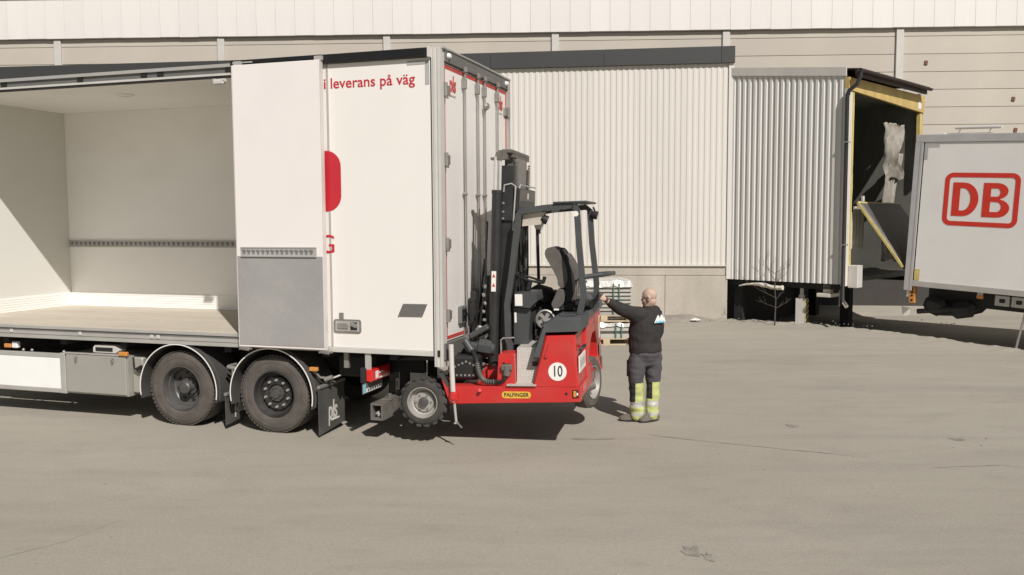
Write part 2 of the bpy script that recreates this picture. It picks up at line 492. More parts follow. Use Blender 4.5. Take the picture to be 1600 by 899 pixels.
# ================================================================ GROUND
# the loading bay lies about half a metre below the yard, behind a crumbling edge
EDGE = [(5.2, 22.75), (5.75, 22.5), (7.3, 21.6), (8.75, 19.85), (10.0, 17.1), (11.3, 14.0), (12.6, 10.0)]
def bay_depth(x, y):
    best = 1e9; side = 1
    for (ax_, ay_), (bx_, by_) in zip(EDGE[:-1], EDGE[1:]):
        dx, dy = bx_ - ax_, by_ - ay_
        t = max(0, min(1, ((x - ax_) * dx + (y - ay_) * dy) / (dx * dx + dy * dy)))
        d = math.hypot(x - ax_ - t * dx, y - ay_ - t * dy)
        if d < best:
            best = d; side = 1 if (dx * (y - ay_) - dy * (x - ax_)) > 0 else -1
    d = best * side
    d += 0.10 * noise.noise(Vector((x * 2.1, y * 2.1, 0))) + 0.05 * noise.noise(Vector((x * 7, y * 7, 2)))
    lip = 0.045 * math.exp(-(d / 0.30) ** 2) * (1 + noise.noise(Vector((x * 5, y * 5, 4))))
    t = max(0, min(1, d / 0.45)); t = t * t * (3 - 2 * t)
    fade = max(0, min(1, (18.8 - x) / 1.5)) * max(0, min(1, (26.8 - y) / 1.0)) * max(0, min(1, (y - 9.2) / 3.0)) * max(0, min(1, (x - 5.0) / 0.25))
    return (-0.26 * t + lip) * fade
g = MB()
GX0, GX1, GY0, GY1 = 4.0, 19.0, 9.0, 27.0
for (x0, y0, x1, y1) in ((-300, -300, 300, GY0), (-300, GY1, 300, 300), (-300, GY0, GX0, GY1), (GX1, GY0, 300, GY1)):
    g.raw([(x0, y0, 0), (x1, y0, 0), (x1, y1, 0), (x0, y1, 0)], [(0, 1, 2, 3)])
nx_, ny_ = 150, 180
v_ = [(GX0 + (GX1 - GX0) * i / nx_, GY0 + (GY1 - GY0) * j / ny_) for i in range(nx_ + 1) for j in range(ny_ + 1)]
v_ = [(x, y, bay_depth(x, y)) for x, y in v_]
f_ = []
for i in range(nx_):
    for j in range(ny_):
        a = i * (ny_ + 1) + j
        f_.append((a, a + ny_ + 1, a + ny_ + 2, a + 1))
g.raw(v_, f_)
ground = struct(g.build('ground', 'asphalt', None, 60), label="dusty grey beige asphalt yard")
mat('crack', (0.245, 0.224, 0.187), 0.95, var=0.15, scale=6)
mat('stain', (0.26, 0.237, 0.20), 0.95, var=0.2, scale=8, fine=0.15, bscale=40)
def crack(pts, w, seed):
    b = MB(); v = []
    P_ = []
    for i in range(len(pts) - 1):
        for k in range(14):
            t = k / 14
            P_.append((pts[i][0] * (1 - t) + pts[i + 1][0] * t, pts[i][1] * (1 - t) + pts[i + 1][1] * t))
    for i, (x, y) in enumerate(P_):
        dy = 0.03 * noise.noise(Vector((x * 3, seed, 0))) + 0.012 * noise.noise(Vector((x * 14, seed, 2)))
        ww = w * (0.4 + 0.9 * abs(noise.noise(Vector((x * 5, seed, 7))))) * min(1, i / 4, (len(P_) - i) / 8)
        v += [(x, y + dy - ww, 0.004), (x, y + dy + ww, 0.004)]
    b.raw(v, [(2 * i, 2 * i + 2, 2 * i + 3, 2 * i + 1) for i in range(len(P_) - 1)])
    b.build('crack', 'crack', ground, 0)
crack([(1.55, 10.55), (2.2, 10.2), (3.2, 9.75), (4.1, 9.35)], 0.010, 1.0)
crack([(4.3, 9.0), (5.2, 9.1), (6.1, 8.6)], 0.008, 4.0)
crack([(-4.2, 6.5), (-3.7, 7.0), (-3.4, 7.7)], 0.006, 9.0)
def stain(cx, cy, rx, ry, seed):
    b = MB(); n = 40; v = [(cx, cy, 0.004)]
    for k in range(n):
        a = 2 * math.pi * k / n
        q = 0.65 + 0.7 * noise.noise(Vector((math.cos(a) * 1.6, math.sin(a) * 1.6, seed)))
        v.append((cx + rx * q * math.cos(a), cy + ry * q * math.sin(a), 0.004))
    b.raw(v, [(0, 1 + k, 1 + (k + 1) % n) for k in range(n)])
    b.build('stain', 'stain', ground, 0)
stain(1.42, 6.72, 0.11, 0.16, 1.0); stain(1.52, 6.62, 0.06, 0.10, 3.0); stain(3.55, 10.9, 0.12, 0.10, 5.0); stain(5.3, 10.2, 0.10, 0.10, 7.0); stain(0.9, 10.3, 0.3, 0.08, 9.0)

ANNEX = Vector((5.72, 22.8, 0)); AYAW = 0.123
def annex_pt(x, y, z=0.0):
    c, s = math.cos(-AYAW), math.sin(-AYAW)
    return Vector((ANNEX.x + c * x - s * y, ANNEX.y + s * x + c * y, z))

# lumpy dirt along the foot of the concrete base and under the dock
def verge():
    b = MB(); nx, ny = 150, 26
    v, f = [], []
    for i in range(nx + 1):
        x = -9.0 + 8.75 * i / nx
        for j in range(ny + 1):
            t = j / ny
            yy = -1.35 + 2.3 * t
            p = annex_pt(x, yy)
            if x > 0: p = Vector((p.x, p.y - 0.10 * x, 0))
            hgt = 0.13 * (max(0, min(1, t * 2.0)) ** 1.4)
            nn = noise.noise(Vector((p.x * 1.3, p.y * 1.3, 0.3))) * 0.06 + noise.noise(Vector((p.x * 5, p.y * 5, 1.3))) * 0.028
            edge = min(1, t * 3.0) * min(1, (nx - i) / 12) * min(1, i / 12)
            v.append((p.x, p.y, -0.02 + max(0, (hgt + nn) * edge)))
    for i in range(nx):
        for j in range(ny):
            a = i * (ny + 1) + j
            f.append((a, a + ny + 1, a + ny + 2, a + 1))
    b.raw(v, f)
    struct(b.build('dirt_verge', 'dirt', None, 60), label="ridge of dirt and grit swept against the concrete wall")
verge()

def gravel():
    b = MB(); rr = random.Random(3)
    for k in range(420):
        if k < 260:
            x = rr.uniform(-6, 5.5); p = annex_pt(x, rr.uniform(-1.7, -0.1) ** 1 if True else 0)
            z = 0.03
        else:
            p = Vector((rr.uniform(-9, 9), rr.uniform(5.5, 20), 0)); z = 0.0
        r = rr.uniform(0.007, 0.026) * (1.0 if k < 260 else 0.6)
        u = [rr.uniform(0.6, 1.2) for _ in range(6)]
        c = Vector((p.x, p.y, z + r * 0.4))
        vs = [c + Vector((r * u[0], 0, 0)), c + Vector((0, r * u[1], 0)), c + Vector((-r * u[2], 0, 0)), c + Vector((0, -r * u[3], 0)), c + Vector((0, 0, r * u[4] * .8)), c - Vector((0, 0, r * .5))]
        b.raw(vs, [(0, 1, 4), (1, 2, 4), (2, 3, 4), (3, 0, 4), (1, 0, 5), (2, 1, 5), (3, 2, 5), (0, 3, 5)])
    struct(b.build('gravel', 'stone', None, 0), "stuff", "loose stones scattered over the yard and along the wall")
gravel()

# ================================================================ MAIN WAREHOUSE (behind everything)
WPSI = 0.04
wh = empty('warehouse', (0.0, 27.0, 0), (0, 0, -WPSI), "long warehouse with a white upper band over beige panels", "warehouse")
ZB = 8.31
bx('wall', 'dark_joint', wh, -24, 0.10, -0.3, 26, 0.4, 9.5)
PX = [1.35 + 5.15 * i for i in range(-5, 6)]
# beige boards, one per bay and row
bm_row = MB().box(0, 0, 0, 5.02, 0.07, 0.515, bev=0.008).mesh('wall_board', 'beige_board')
bm_top = MB().box(0, 0, 0, 5.02, 0.07, 0.225, bev=0.008).mesh('wall_board_narrow', 'beige_board')
for i in range(len(PX) - 1):
    link('wall_board', bm_top, wh, (PX[i] + 0.065, 0.03, ZB - 0.24))
    rows = 9 if PX[i] > 0 else 4
    for k in range(rows):
        link('wall_board', bm_row, wh, (PX[i] + 0.065, 0.03, ZB - 0.24 - 0.525 * (k + 1)))
pm = MB().box(-0.11, -0.03, 3.4, 0.11, 0.09, ZB - 0.02, bev=0.012).mesh('wall_post', 'post_paint')
for x in PX:
    link('wall_post', pm, wh, (x, -0.01, 0.0))
# white cladding panels of the upper band
cp = MB().box(0.002, -0.10, 0, 0.598, -0.02, 1.20, bev=0.004).mesh('cladding_panel', 'white_cladding')
k = 0
x = -22.8
while x < 24:
    link('cladding_panel', cp, wh, (x, 0.0, ZB + random.uniform(-0.008, 0.004)))
    x += 0.6
bx('band_backing', 'post_paint', wh, -23, -0.015, ZB - 0.01, 24.5, 0.12, ZB + 1.2)
bx('coping', 'post_paint', wh, -23, -0.14, ZB + 1.205, 24.5, 0.45, ZB + 1.30)
for (lx, lz) in ((12.45, 7.28), (15.05, 6.18), (15.15, 5.26)):
    MB().obox((lx, 0.015, lz), (0.10, 0.03, 0.13), (0, 0.15, 0), 0.006).build('anchor_plate', 'rust', wh)

# ================================================================ ANNEX with corrugated front
ax = empty('corrugated_annex', ANNEX, (0, 0, -AYAW), "low annex clad in off-white corrugated sheet on a concrete base", "annex")
def corrugated(xa, xb, z0, z1, pitch, depth, y=0.0, axis='x', top=None):
    """trapezoid profile; top(x) may tilt the upper edge"""
    b = MB(); v = []
    x = xa
    prof = []
    while x < xb - 1e-6:
        for t, d in ((0.0, 0), (0.34, 0), (0.46, 1), (0.84, 1), (0.96, 0)):
            xx = x + t * pitch
            if xx <= xb: prof.append((xx, -depth * d))
        x += pitch
    prof.append((xb, 0))
    for (px_, d) in prof:
        zt = z1 if top is None else top(px_)
        if axis == 'x':
            v += [(px_, y + d, z0), (px_, y + d, zt)]
        else:
            v += [(y + d, px_, z0), (y + d, px_, zt)]
    f = [(2 * i, 2 * i + 2, 2 * i + 3, 2 * i + 1) for i in range(len(prof) - 1)]
    b.raw(v, f)
    return b
sheet = MB()
# cladding in sheets two metres wide, each its own piece
x = 0.0
AP = 0.152
while x > -24:
    w = AP * 8
    corrugated(x - w + 0.002, x, 1.44, 6.70, AP, 0.014).build('cladding_sheet', 'annex_sheet', ax, 0)
    x -= w
bx('wall_core', 'dark_joint', ax, -24.3, 0.03, 1.40, -0.01, 4.0, 6.89)
bx('end_wall', 'annex_sheet', ax, -0.008, 0.02, 1.10, 0.02, 4.0, 6.66)
bx('corner_trim', 'annex_sheet', ax, -0.10, -0.045, 1.07, 0.03, 0.02, 6.66, bev=0.004)
fs = -24.3
while fs < 0:
    e = min(0.045, fs + 3.0)
    bx('fascia_plate', 'fascia', ax, fs + 0.002, -0.11, 6.64, e - 0.002, 0.0, 7.06, bev=0.004)
    fs += 3.0
bx('roof', 'fascia', ax, -24.3, 0.003, 6.90, 0.03, 4.1, 7.03)
bx('drip_flashing', 'annex_sheet', ax, -24.3, -0.055, 1.405, -0.11, 0.02, 1.437)
# concrete base: an upper beam over cast panels
bx('base_beam', 'concrete', ax, -24.3, 0.0, 1.16, -0.06, 0.6, 1.40, bev=0.008)
x = -0.06
k = 0
while x > -24:
    w = 2.05 if k else 1.62
    bx('concrete_panel', 'concrete', ax, x - w + 0.004, -0.02, -0.75, x - 0.004, 0.55, 1.152, bev=0.008)
    x -= w; k += 1

# small litter at the foot of the wall
def scrap(name, loc, s, seed, label, m='paper'):
    b = MB(); rr = random.Random(seed)
    bmesh.ops.create_icosphere(b.bm, subdivisions=2, radius=1.0)
    for v in b.bm.verts:
        k = 0.7 + 0.5 * noise.noise(v.co * 1.7 + Vector((seed, 0, 0)))
        v.co = Vector((v.co.x * s[0] * k, v.co.y * s[1] * k, max(-0.2, v.co.z) * s[2] * k + s[2] * 0.2))
    o = b.build(name, m, None, 20); o.location = loc
    tag(o, label, "litter")
scrap('crumpled_paper', annex_pt(-0.95, -0.75, 0.05), (0.16, 0.10, 0.07), 2, "larger crumpled white scrap on the dirt near the wall's end")
scrap('plastic_scrap', annex_pt(-2.15, -0.55, 0.06), (0.07, 0.05, 0.05), 5, "smaller pale plastic scrap against the concrete wall behind the man")
# ================================================================ DELIVERY TRUCK (local x runs to the rear, y away from the camera)
TYAW = 0.30795
truck = empty('delivery_truck', (-0.803, 9.954, 0), (0, 0, -TYAW), "white box truck with its side doors open and red lettering", "truck")
T = truck
RX, RU = (1, 0, 0), (0, 0, 1)       # print on the near side
BXR, BXU = (0, 1, 0), (0, 0, 1)     # print on the rear
ZF, ZT = 1.246, 4.56
XL = -7.69
# --- body shell
fl = bx('cargo_floor', 'plywood', T, XL, 0.012, 1.15, -0.06, 2.405, ZF)
bx('roof', 'truck_white', T, XL - 0.06, 0.07, 4.45, -0.03, 2.50, ZT)
cl = bx('ceiling', 'inner_white', T, XL, 0.03, 4.425, -0.06, 2.405, 4.447)
MB().lathe([(0.0, 0.0), (0.10, 0.0), (0.115, 0.008), (0.12, 0.025)], (-5.16, 0.95, 4.40), (0, 0, 1), 24).build('ceiling_lamp', 'lens_clear', cl)
fw = bx('side_wall', 'inner_white', T, XL - 0.06, 2.41, 1.07, -0.03, 2.50, 4.445)
bulk = bx('front_wall', 'bulkhead', T, XL - 0.06, 0.0, 1.07, XL, 2.405, 4.445)
# skirting along the inside walls
def skirt(name, parent, far=True):
    b = MB()
    for k in range(6):
        z = ZF + 0.003 + k * 0.037
        if far: b.box(XL + 0.012, 2.392, z, -0.07, 2.408, z + 0.033)
        else: b.box(XL - 0.001, 0.05, z, XL + 0.012, 2.390, z + 0.033)
    b.build(name, 'inner_white', parent, 0)
skirt('skirting', fw); skirt('skirting', bulk, False)
def lashing_rail(parent, x0, x1, y, z0, z1, pitch, sgn=-1):
    r = bx('lashing_rail', 'mark_grey', parent, x0, y, z0, x1, y + sgn * 0.012, z1)
    MB().box(x0, y + sgn * 0.012, z0, x1, y + sgn * 0.018, z0 + 0.014).box(x0, y + sgn * 0.012, z1 - 0.014, x1, y + sgn * 0.018, z1).build('rail_lip', 'alu', r, 0)
    b = MB(); x = x0 + pitch * 0.6; zc = (z0 + z1) / 2
    while x < x1 - 0.02:
        b.obox((x, y + sgn * 0.0135, zc), (0.026, 0.002, (z1 - z0) * 0.52), (0, -0.45, 0))
        b.obox((x + 0.022, y + sgn * 0.0135, zc + 0.012), (0.018, 0.002, (z1 - z0) * 0.26), (0, -0.45, 0))
        x += pitch
    o = b.build('rail_slots', 'slot_grey', r, 0); o["kind"] = "stuff"
    return r
lashing_rail(fw, XL + 0.01, -0.1, 2.409, 2.225, 2.34, 0.092)
# --- near side: fixed rear panel, its print and fittings
pn = bx('side_panel', 'truck_white', T, -2.72, 0.0, 1.125, -0.112, 0.062, 4.465)
bx('panel_seal', 'alu', pn, -1.438, -0.004, 1.126, -1.410, 0.0, 4.46, bev=0.001)
bx('panel_edge', 'black', pn, -0.112, -0.004, 1.06, -0.098, 0.06, 4.47)
text('lettering', "i leverans på väg", 0.172, (-1.475, -0.003, 4.235), RX, RU, 'red_print', pn, bold=0.008, width=1.165)
flat('red_block', [rrect(-2.05, 2.745, -1.267, 3.46, 0.19, 10)], (0, -0.003, 0), RX, RU, 'red_print', pn)
text('lettering', "G", 0.315, (-1.585, -0.003, 2.345), RX, RU, 'red_print', pn, bold=0.002)
flat('corner_mark', [[(-0.40, 4.395), (-0.40, 4.44), (-0.125, 4.445), (-0.125, 4.17), (-0.175, 4.17), (-0.175, 4.398)]], (0, -0.003, 0), RX, RU, 'mark_grey', pn)
rh = flat('data_plate', [[(-0.489, 1.665), (-0.182, 1.668), (-0.248, 1.52), (-0.557, 1.515)]], (0, -0.005, 0), RX, RU, 'alu_dark', pn, 0.003)
each('rivet', MB().cyl((0, 0, 0), (0, -0.005, 0), 0.008, n=8).mesh('rivet', 'steel'), rh, [(-0.48, -0.008, 1.655), (-0.20, -0.008, 1.657), (-0.262, -0.008, 1.53), (-0.54, -0.008, 1.526)])
# recessed handle
hd = MB()
hd.prism(rrect(-1.397, 1.30, -1.035, 1.462, 0.03), 'xz', -0.012, 0.0)
hd.build('handle_frame', 'steel_dull', pn)
bx('handle_pan', 'alu', pn, -1.372, -0.0145, 1.322, -1.06, -0.012, 1.44)
MB().obox((-1.27, -0.022, 1.385), (0.15, 0.018, 0.07), (0, 0, 0), 0.008).obox((-1.13, -0.02, 1.395), (0.09, 0.014, 0.05), (0, 0.3, 0), 0.006).build('handle_grip', 'steel', pn)
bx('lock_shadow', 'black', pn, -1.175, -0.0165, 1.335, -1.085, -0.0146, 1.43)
bx('handle_hasp', 'steel_dull', pn, -1.325, -0.012, 1.463, -1.265, -0.001, 1.54, bev=0.004)
# --- folded-back side door leaf that shows its inner face
leaf = bx('side_door', 'leaf_white', T, -2.640, -0.125, 1.098, -1.452, -0.065, 4.502, bev=0.004)
bx('kick_plate', 'kick_grey', leaf, -2.632, -0.131, 1.125, -1.462, -0.125, 2.212, bev=0.002)
lashing_rail(leaf, -2.574, -1.538, -0.131, 2.205, 2.323, 0.066)
bx('door_edge', 'alu_light', leaf, -2.648, -0.128, 1.096, -2.6405, -0.062, 4.502)
bx('door_edge', 'alu_light', leaf, -1.4515, -0.128, 1.096, -1.446, -0.062, 4.502)
for x in (-2.58, -1.47):
    MB().obox((x, -0.10, 1.075), (0.13, 0.05, 0.05), (0, 0.12, 0), 0.008).cyl((x - 0.08, -0.105, 1.065), (x + 0.10, -0.105, 1.075), 0.014, n=8).build('door_hinge', 'steel_dull', leaf)
for x in (-2.58, -1.48):
    MB().box(x - 0.05, -0.11, 4.502, x + 0.05, -0.07, 4.55).cyl((x, -0.09, 4.525), (x, -0.03, 4.525), 0.016, n=8).build('door_hanger', 'alu', leaf)
# opening fittings
MB().tube([(-3.0, 0.0, 4.385), (-2.93, -0.03, 4.35), (-2.78, -0.06, 4.345)], 0.022).obox((-2.88, -0.05, 4.325), (0.16, 0.05, 0.055), (0, 0, 0), 0.012).ball((-2.985, 0.0, 4.37), 0.035, 8).build('door_arm', 'alu_light', T)
# --- roof edge rails
tr = MB()
tr.m(0).box(XL - 0.06, -0.045, 4.505, -2.72, 0.04, 4.545)
tr.m(1).box(XL - 0.06, -0.02, 4.435, -2.72, 0.04, 4.505)
tr.m(2).box(XL - 0.06, -0.05, 4.405, -2.72, 0.04, 4.432)
tr.m(3).box(XL - 0.06, -0.045, 4.385, -2.72, 0.035, 4.405)
tr.build('door_rail', ['alu', 'alu_dark', 'alu_light', 'black'], T, 0)
each('rail_slot', MB().box(0, -0.032, 4.44, 0.09, -0.0205, 4.50).mesh('rail_slot', 'black', 0), T, [(x, 0, 0) for x in (-6.32, -5.05, -4.05, -3.80, -2.80)])
bx('roof_rail', 'black_gloss', T, -2.72, -0.05, 4.52, -1.46, 0.05, 4.575, bev=0.008)
bx('roof_rail', 'black_gloss', T, -1.46, -0.055, 4.468, -0.13, 0.06, 4.572, bev=0.012)
bx('rail_end', 'alu_light', T, -0.13, -0.06, 4.462, -0.098, 0.06, 4.578, bev=0.004)
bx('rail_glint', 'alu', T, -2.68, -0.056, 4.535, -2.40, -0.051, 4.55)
# --- sill and bottom rails
sl = MB()
sl.m(0).box(XL - 0.06, -0.018, 1.20, -2.70, 0.012, 1.236)
sl.m(1).box(XL - 0.06, -0.004, 1.165, -2.70, 0.012, 1.20)
sl.m(0).box(XL - 0.06, -0.03, 1.125, -2.70, 0.012, 1.165)
sl.m(0).box(XL - 0.06, -0.022, 1.068, -1.47, 0.012, 1.122)
sl.build('door_sill', ['alu', 'alu_dark'], T, 0)
each('sill_catch', MB().box(0, -0.04, 1.135, 0.05, -0.03, 1.18, bev=0.004).mesh('sill_catch', 'alu_light', 0), T, [(x, 0, 0) for x in (-6.37, -5.2, -4.05, -3.95)])
bx('bottom_rail', 'alu_light', T, -1.468, -0.015, 1.062, -0.113, 0.05, 1.122, bev=0.004)
# --- rear corner post (grooved aluminium) and frame
cp_ = MB()
for (x0, x1, d) in ((-0.096, -0.075, 0.0), (-0.073, -0.045, 0.008), (-0.045, -0.02, 0.0), (-0.02, 0.015, 0.010)):
    cp_.box(x0, -0.012 - d, 0.945, x1, 0.10, 4.572)
cp_.build('corner_post', 'alu_light', T, 0)
MB().prism(rrect(-0.055, 1.06, -0.025, 1.14, 0.014), 'xz', -0.025, -0.0205).build('post_slot', 'black', T)
bx('corner_post', 'alu', T, -0.10, 2.42, 0.95, 0.03, 2.52, 4.572)
hdr = bx('rear_header', 'alu_dark', T, -0.06, 0.10, 4.43, 0.03, 2.42, 4.572, bev=0.006)
MB().tube([(0.032, 0.02, 4.575), (0.036, 1.2, 4.582), (0.032, 2.5, 4.578)], 0.013, 8).build('header_gutter', 'alu', T)
for y in (0.19, 2.32):
    MB().lathe([(0, 0.035), (0.02, 0.035), (0.03, 0.02), (0.034, 0.0)], (0.03, y, 4.505), (1, 0, 0), 14).build('marker_lamp', 'lens_clear', hdr)
sill_r = bx('rear_sill', 'alu_dark', T, -0.10, 0.0, 1.02, 0.035, 2.51, 1.215, bev=0.006)
# rear doors
for (y0, y1, first) in ((0.115, 1.248, True), (1.262, 2.41, False)):
    d = bx('rear_door', 'truck_white', T, -0.06, y0, 1.225, 0.0, y1, 4.425, bev=0.004)
    b = MB()
    b.box(0.0, y0 + 0.012, 4.365, 0.004, y1 - 0.012, 4.41)
    b.box(0.0, y0 + 0.012, 1.245, 0.004, y1 - 0.012, 1.285)
    if first: b.box(0.0, y0 + 0.006, 1.285, 0.004, y0 + 0.034, 4.365)
    else: b.box(0.0, y1 - 0.034, 1.285, 0.004, y1 - 0.006, 4.365)
    b.build('red_tape', 'red_tape', d, 0)
    text('lettering', "pls", 0.26, (0.005, y0 + 0.27 if first else y1 - 0.27, 4.21), BXR, BXU, 'red_tape', d, bold=0.02, xs=0.72, shear=0.15, align='CENTER')
    bx('logo_line', 'alu', d, 0.001, (y0 + 0.17 if first else y1 - 0.37), 4.07, 0.004, (y0 + 0.37 if first else y1 - 0.17), 4.09)
    for yb in ((0.70, 1.165) if first else (1.42, 1.93)):
        b = MB()
        b.cyl((0.040, yb, 1.19), (0.040, yb, 4.46), 0.0125, n=10)
        bar = b.build('lock_bar', 'steel', d)
        bx('bar_keeper', 'steel_dull', bar, 0.0, yb - 0.026, 4.20, 0.06, yb + 0.026, 4.33, bev=0.01)
        bx('lock_cam', 'steel_dull', bar, 0.028, yb - 0.036, 4.395, 0.07, yb + 0.036, 4.46, bev=0.01)
        bx('bar_keeper', 'steel_dull', bar, 0.0, yb - 0.035, 1.16, 0.075, yb + 0.035, 1.34, bev=0.01)
        bx('bar_guide', 'steel_dull', bar, 0.0, yb - 0.028, 2.925, 0.058, yb + 0.028, 2.975, bev=0.015)
    for z in (4.12, 3.33, 2.36, 1.53):
        y = y0 - 0.02 if first else y1 + 0.02
        s = 1 if first else -1
        MB().box(0.0, y, z - 0.055, 0.03, y + s * 0.14, z + 0.055, bev=0.006).cyl((0.035, y, z - 0.075), (0.035, y, z + 0.075), 0.022, n=10).build('hinge', 'steel_dull', d)
    yb = 0.585 if first else 1.0 if False else 1.52
    for yy in ((0.585, 1.0) if first else (1.60,)):
        hb = bx('latch_box', 'alu_dark', d, 0.0, yy - 0.10, 1.385, 0.05, yy + 0.10, 1.60, bev=0.012)
        MB().box(0.05, yy - 0.07, 1.42, 0.055, yy + 0.07, 1.56).obox((0.062, yy, 1.50), (0.02, 0.10, 0.03)).build('latch_handle', 'black', hb)
# bar bracket below the header (crumpled black grommet)
MB().obox((0.06, 1.42, 4.08), (0.07, 0.13, 0.09), (0.3, 0.2, 0.2), 0.025).build('rubber_buffer', 'steel_dull', T)
# --- underframe
for y in (0.72, 1.70):
    bx('chassis_rail', 'black_matt', T, -8.3, y, 0.72, -0.55, y + 0.08, 1.0)
for x in (-7.6, -6.6, -5.6, -4.6, -3.0, -1.6, -0.7):
    bx('cross_member', 'black_matt', T, x, 0.06, 0.985, x + 0.10, 2.45, 1.065)
for x in (-3.65, -2.28):
    MB().cyl((x, 0.3, 0.487), (x, 2.2, 0.487), 0.085, n=14).obox((x, 1.25, 0.5), (0.34, 0.38, 0.36), (0, 0, 0), 0.08).build('axle', 'black_matt', T)
    for y in (0.62, 1.72): MB().obox((x + 0.1, y + 0.05, 0.62), (0.9, 0.12, 0.10), (0, 0.12, 0), 0.02).build('leaf_spring', 'black_matt', T)
MB().cyl((-6.9, 0.45, 0.70), (-5.0, 0.45, 0.70), 0.16, n=16).build('air_tank', 'black_matt', T)
bx('dark_filler_tank', 'black_matt', T, -7.6, 1.95, 0.34, -4.6, 2.45, 0.95, bev=0.05)  # black tank added on the far side so the underside reads dark
bx('battery_box', 'black_matt', T, -1.5, 0.25, 0.72, -1.0, 0.65, 1.0, bev=0.03)
bx('hanger_plate', 'steel_dull', T, -1.32, 0.08, 0.86, -1.26, 0.12, 1.06)
bx('hanger_plate', 'alu', T, -1.0, 0.01, 0.80, -0.925, 0.03, 1.06)
# --- wheels
def tyre_mesh():
    return MB().lathe([(.285, .03), (.33, 0.0), (.43, .004), (.468, .022), (.484, .055), (.487, .08), (.487, .222), (.484, .246), (.468, .280), (.43, .299), (.40, .302), (.395, .298), (.36, .301), (.31, .294), (.286, .282)],
                      (0, 0.30, 0), (0, -1, 0), 56).mesh('tyre', 'rubber')
def tread_mesh():
    b = MB()
    for k in range(56):
        a = 2 * math.pi * k / 56
        for (y0, y1, off) in ((0.02, 0.085, 0), (0.215, 0.28, 0.5)):
            aa = a + off * 2 * math.pi / 56
            c = Vector((0.484 * math.cos(aa), (y0 + y1) / 2, 0.484 * math.sin(aa)))
            b.box(-0.006, -(y1 - y0) / 2, -0.019, 0.006, (y1 - y0) / 2, 0.019, mx=Matrix.Translation(c) @ Matrix.Rotation(-aa, 4, 'Y'))
    return b.mesh('tread', 'rubber', 0)
TYM, TRM = tyre_mesh(), tread_mesh()
NUTM = MB().cyl((0, 0, 0), (0, -0.032, 0), 0.0175, 0.014, n=8).mesh('wheel_nut', 'rim_silver')
VENTM = MB().cyl((0, 0, 0), (0, -0.007, 0), 0.031, n=12).mesh('vent_hole', 'black')
def truck_wheel(x, y, deep, far=False):
    w = empty('wheel', (x, y, 0.487), (0, 0, math.pi if far else 0)); w.parent = T
    link('tyre', TYM, w); o = link('tread', TRM, w); o["kind"] = "stuff"
    c = (0, 0.30, 0); ax_ = (0, -1, 0)
    if deep:
        MB().lathe([(.288, .279), (.291, .292), (.283, .296), (.275, .28), (.268, .21), (.252, .205), (.240, .13), (.225, .115), (.15, .105), (.15, .12), (.0, .12)], c, ax_, 44).build('rim', 'rim_grey', w)
        each('vent_hole', VENTM, w, [(0.195 * math.cos(2 * math.pi * (k + 0.3) / 8), 0.195, 0.195 * math.sin(2 * math.pi * (k + 0.3) / 8)) for k in range(8)])
        h_ = MB().lathe([(.125, .12), (.12, .15), (.085, .16), (.082, .235), (.065, .25), (0, .252)], c, ax_, 24)
        for k in range(8):
            a = 2 * math.pi * k / 8
            h_.cyl((0.098 * math.cos(a), 0.15, 0.098 * math.sin(a)), (0.098 * math.cos(a), 0.12, 0.098 * math.sin(a)), 0.016, n=8)
        h_.build('hub', 'rim_grey', w)
    else:
        MB().lathe([(.288, .279), (.291, .292), (.283, .296), (.274, .28), (.262, .235), (.248, .23), (.235, .185), (.215, .18), (.205, .215), (.12, .225), (.115, .20), (.0, .20)], c, ax_, 44).build('rim', 'rim_black', w)
        each('wheel_nut', NUTM, w, [(0.168 * math.cos(2 * math.pi * (k + 0.5) / 10), 0.082, 0.168 * math.sin(2 * math.pi * (k + 0.5) / 10)) for k in range(10)])
        h_ = MB().lathe([(.10, .20), (.098, .235), (.06, .24), (.055, .262), (0, .265)], c, ax_, 22)
        for k in range(9):
            a = 2 * math.pi * k / 9
            h_.cyl((0.08 * math.cos(a), 0.07, 0.08 * math.sin(a)), (0.08 * math.cos(a), 0.05, 0.08 * math.sin(a)), 0.014, n=8)
        h_.build('hub', 'rim_grey', w)
    return w
truck_wheel(-3.65, 0.03, True); truck_wheel(-2.28, 0.03, False)
truck_wheel(-3.65, 2.47, True, True); truck_wheel(-2.28, 2.47, False, True)
# second tyre of the driven axle
o = MB().cyl((-3.65, 0.36, 0.487), (-3.65, 0.64, 0.487), 0.484, n=40).build('inner_tyre', 'rubber_dark', T)
# --- mudguards
for x in (-3.65, -2.28):
    for (ya, yb, nm) in ((-0.03, 0.50, 0), (2.0, 2.52, 1)):
        outer = arc(x, 0.487, 0.592, 194, -14, 30); inner = arc(x, 0.487, 0.576, -14, 194, 30)
        b = MB()
        n = len(outer); ri = list(reversed(inner))
        secs = []
        for p, q in zip(outer, ri):
            secs.append([(p[0], ya, p[1]), (p[0], yb, p[1]), (q[0], yb, q[1]), (q[0], ya, q[1])])
        b.loft(secs)
        # rolled lip on the outside
        lip = [(px_, ya + 0.055, pz_) for px_, pz_ in arc(x, 0.487, 0.597, 192, -12, 30)]
        b.tube(lip, 0.012, 6)
        mg = b.build('mudguard', 'mudguard', T, 40)
        if nm == 0:
            st = MB()
            o1, i1 = arc(x, 0.487, 0.590, 190, -10, 34), arc(x, 0.487, 0.577, 190, -10, 34)
            st.loft([[(p[0], ya - 0.006, p[1]), (p[0], ya - 0.001, p[1]), (q[0], ya - 0.001, q[1]), (q[0], ya - 0.006, q[1])] for p, q in zip(o1, i1)])
            st.build('edge_stripe', 'bare_white', mg, 40)
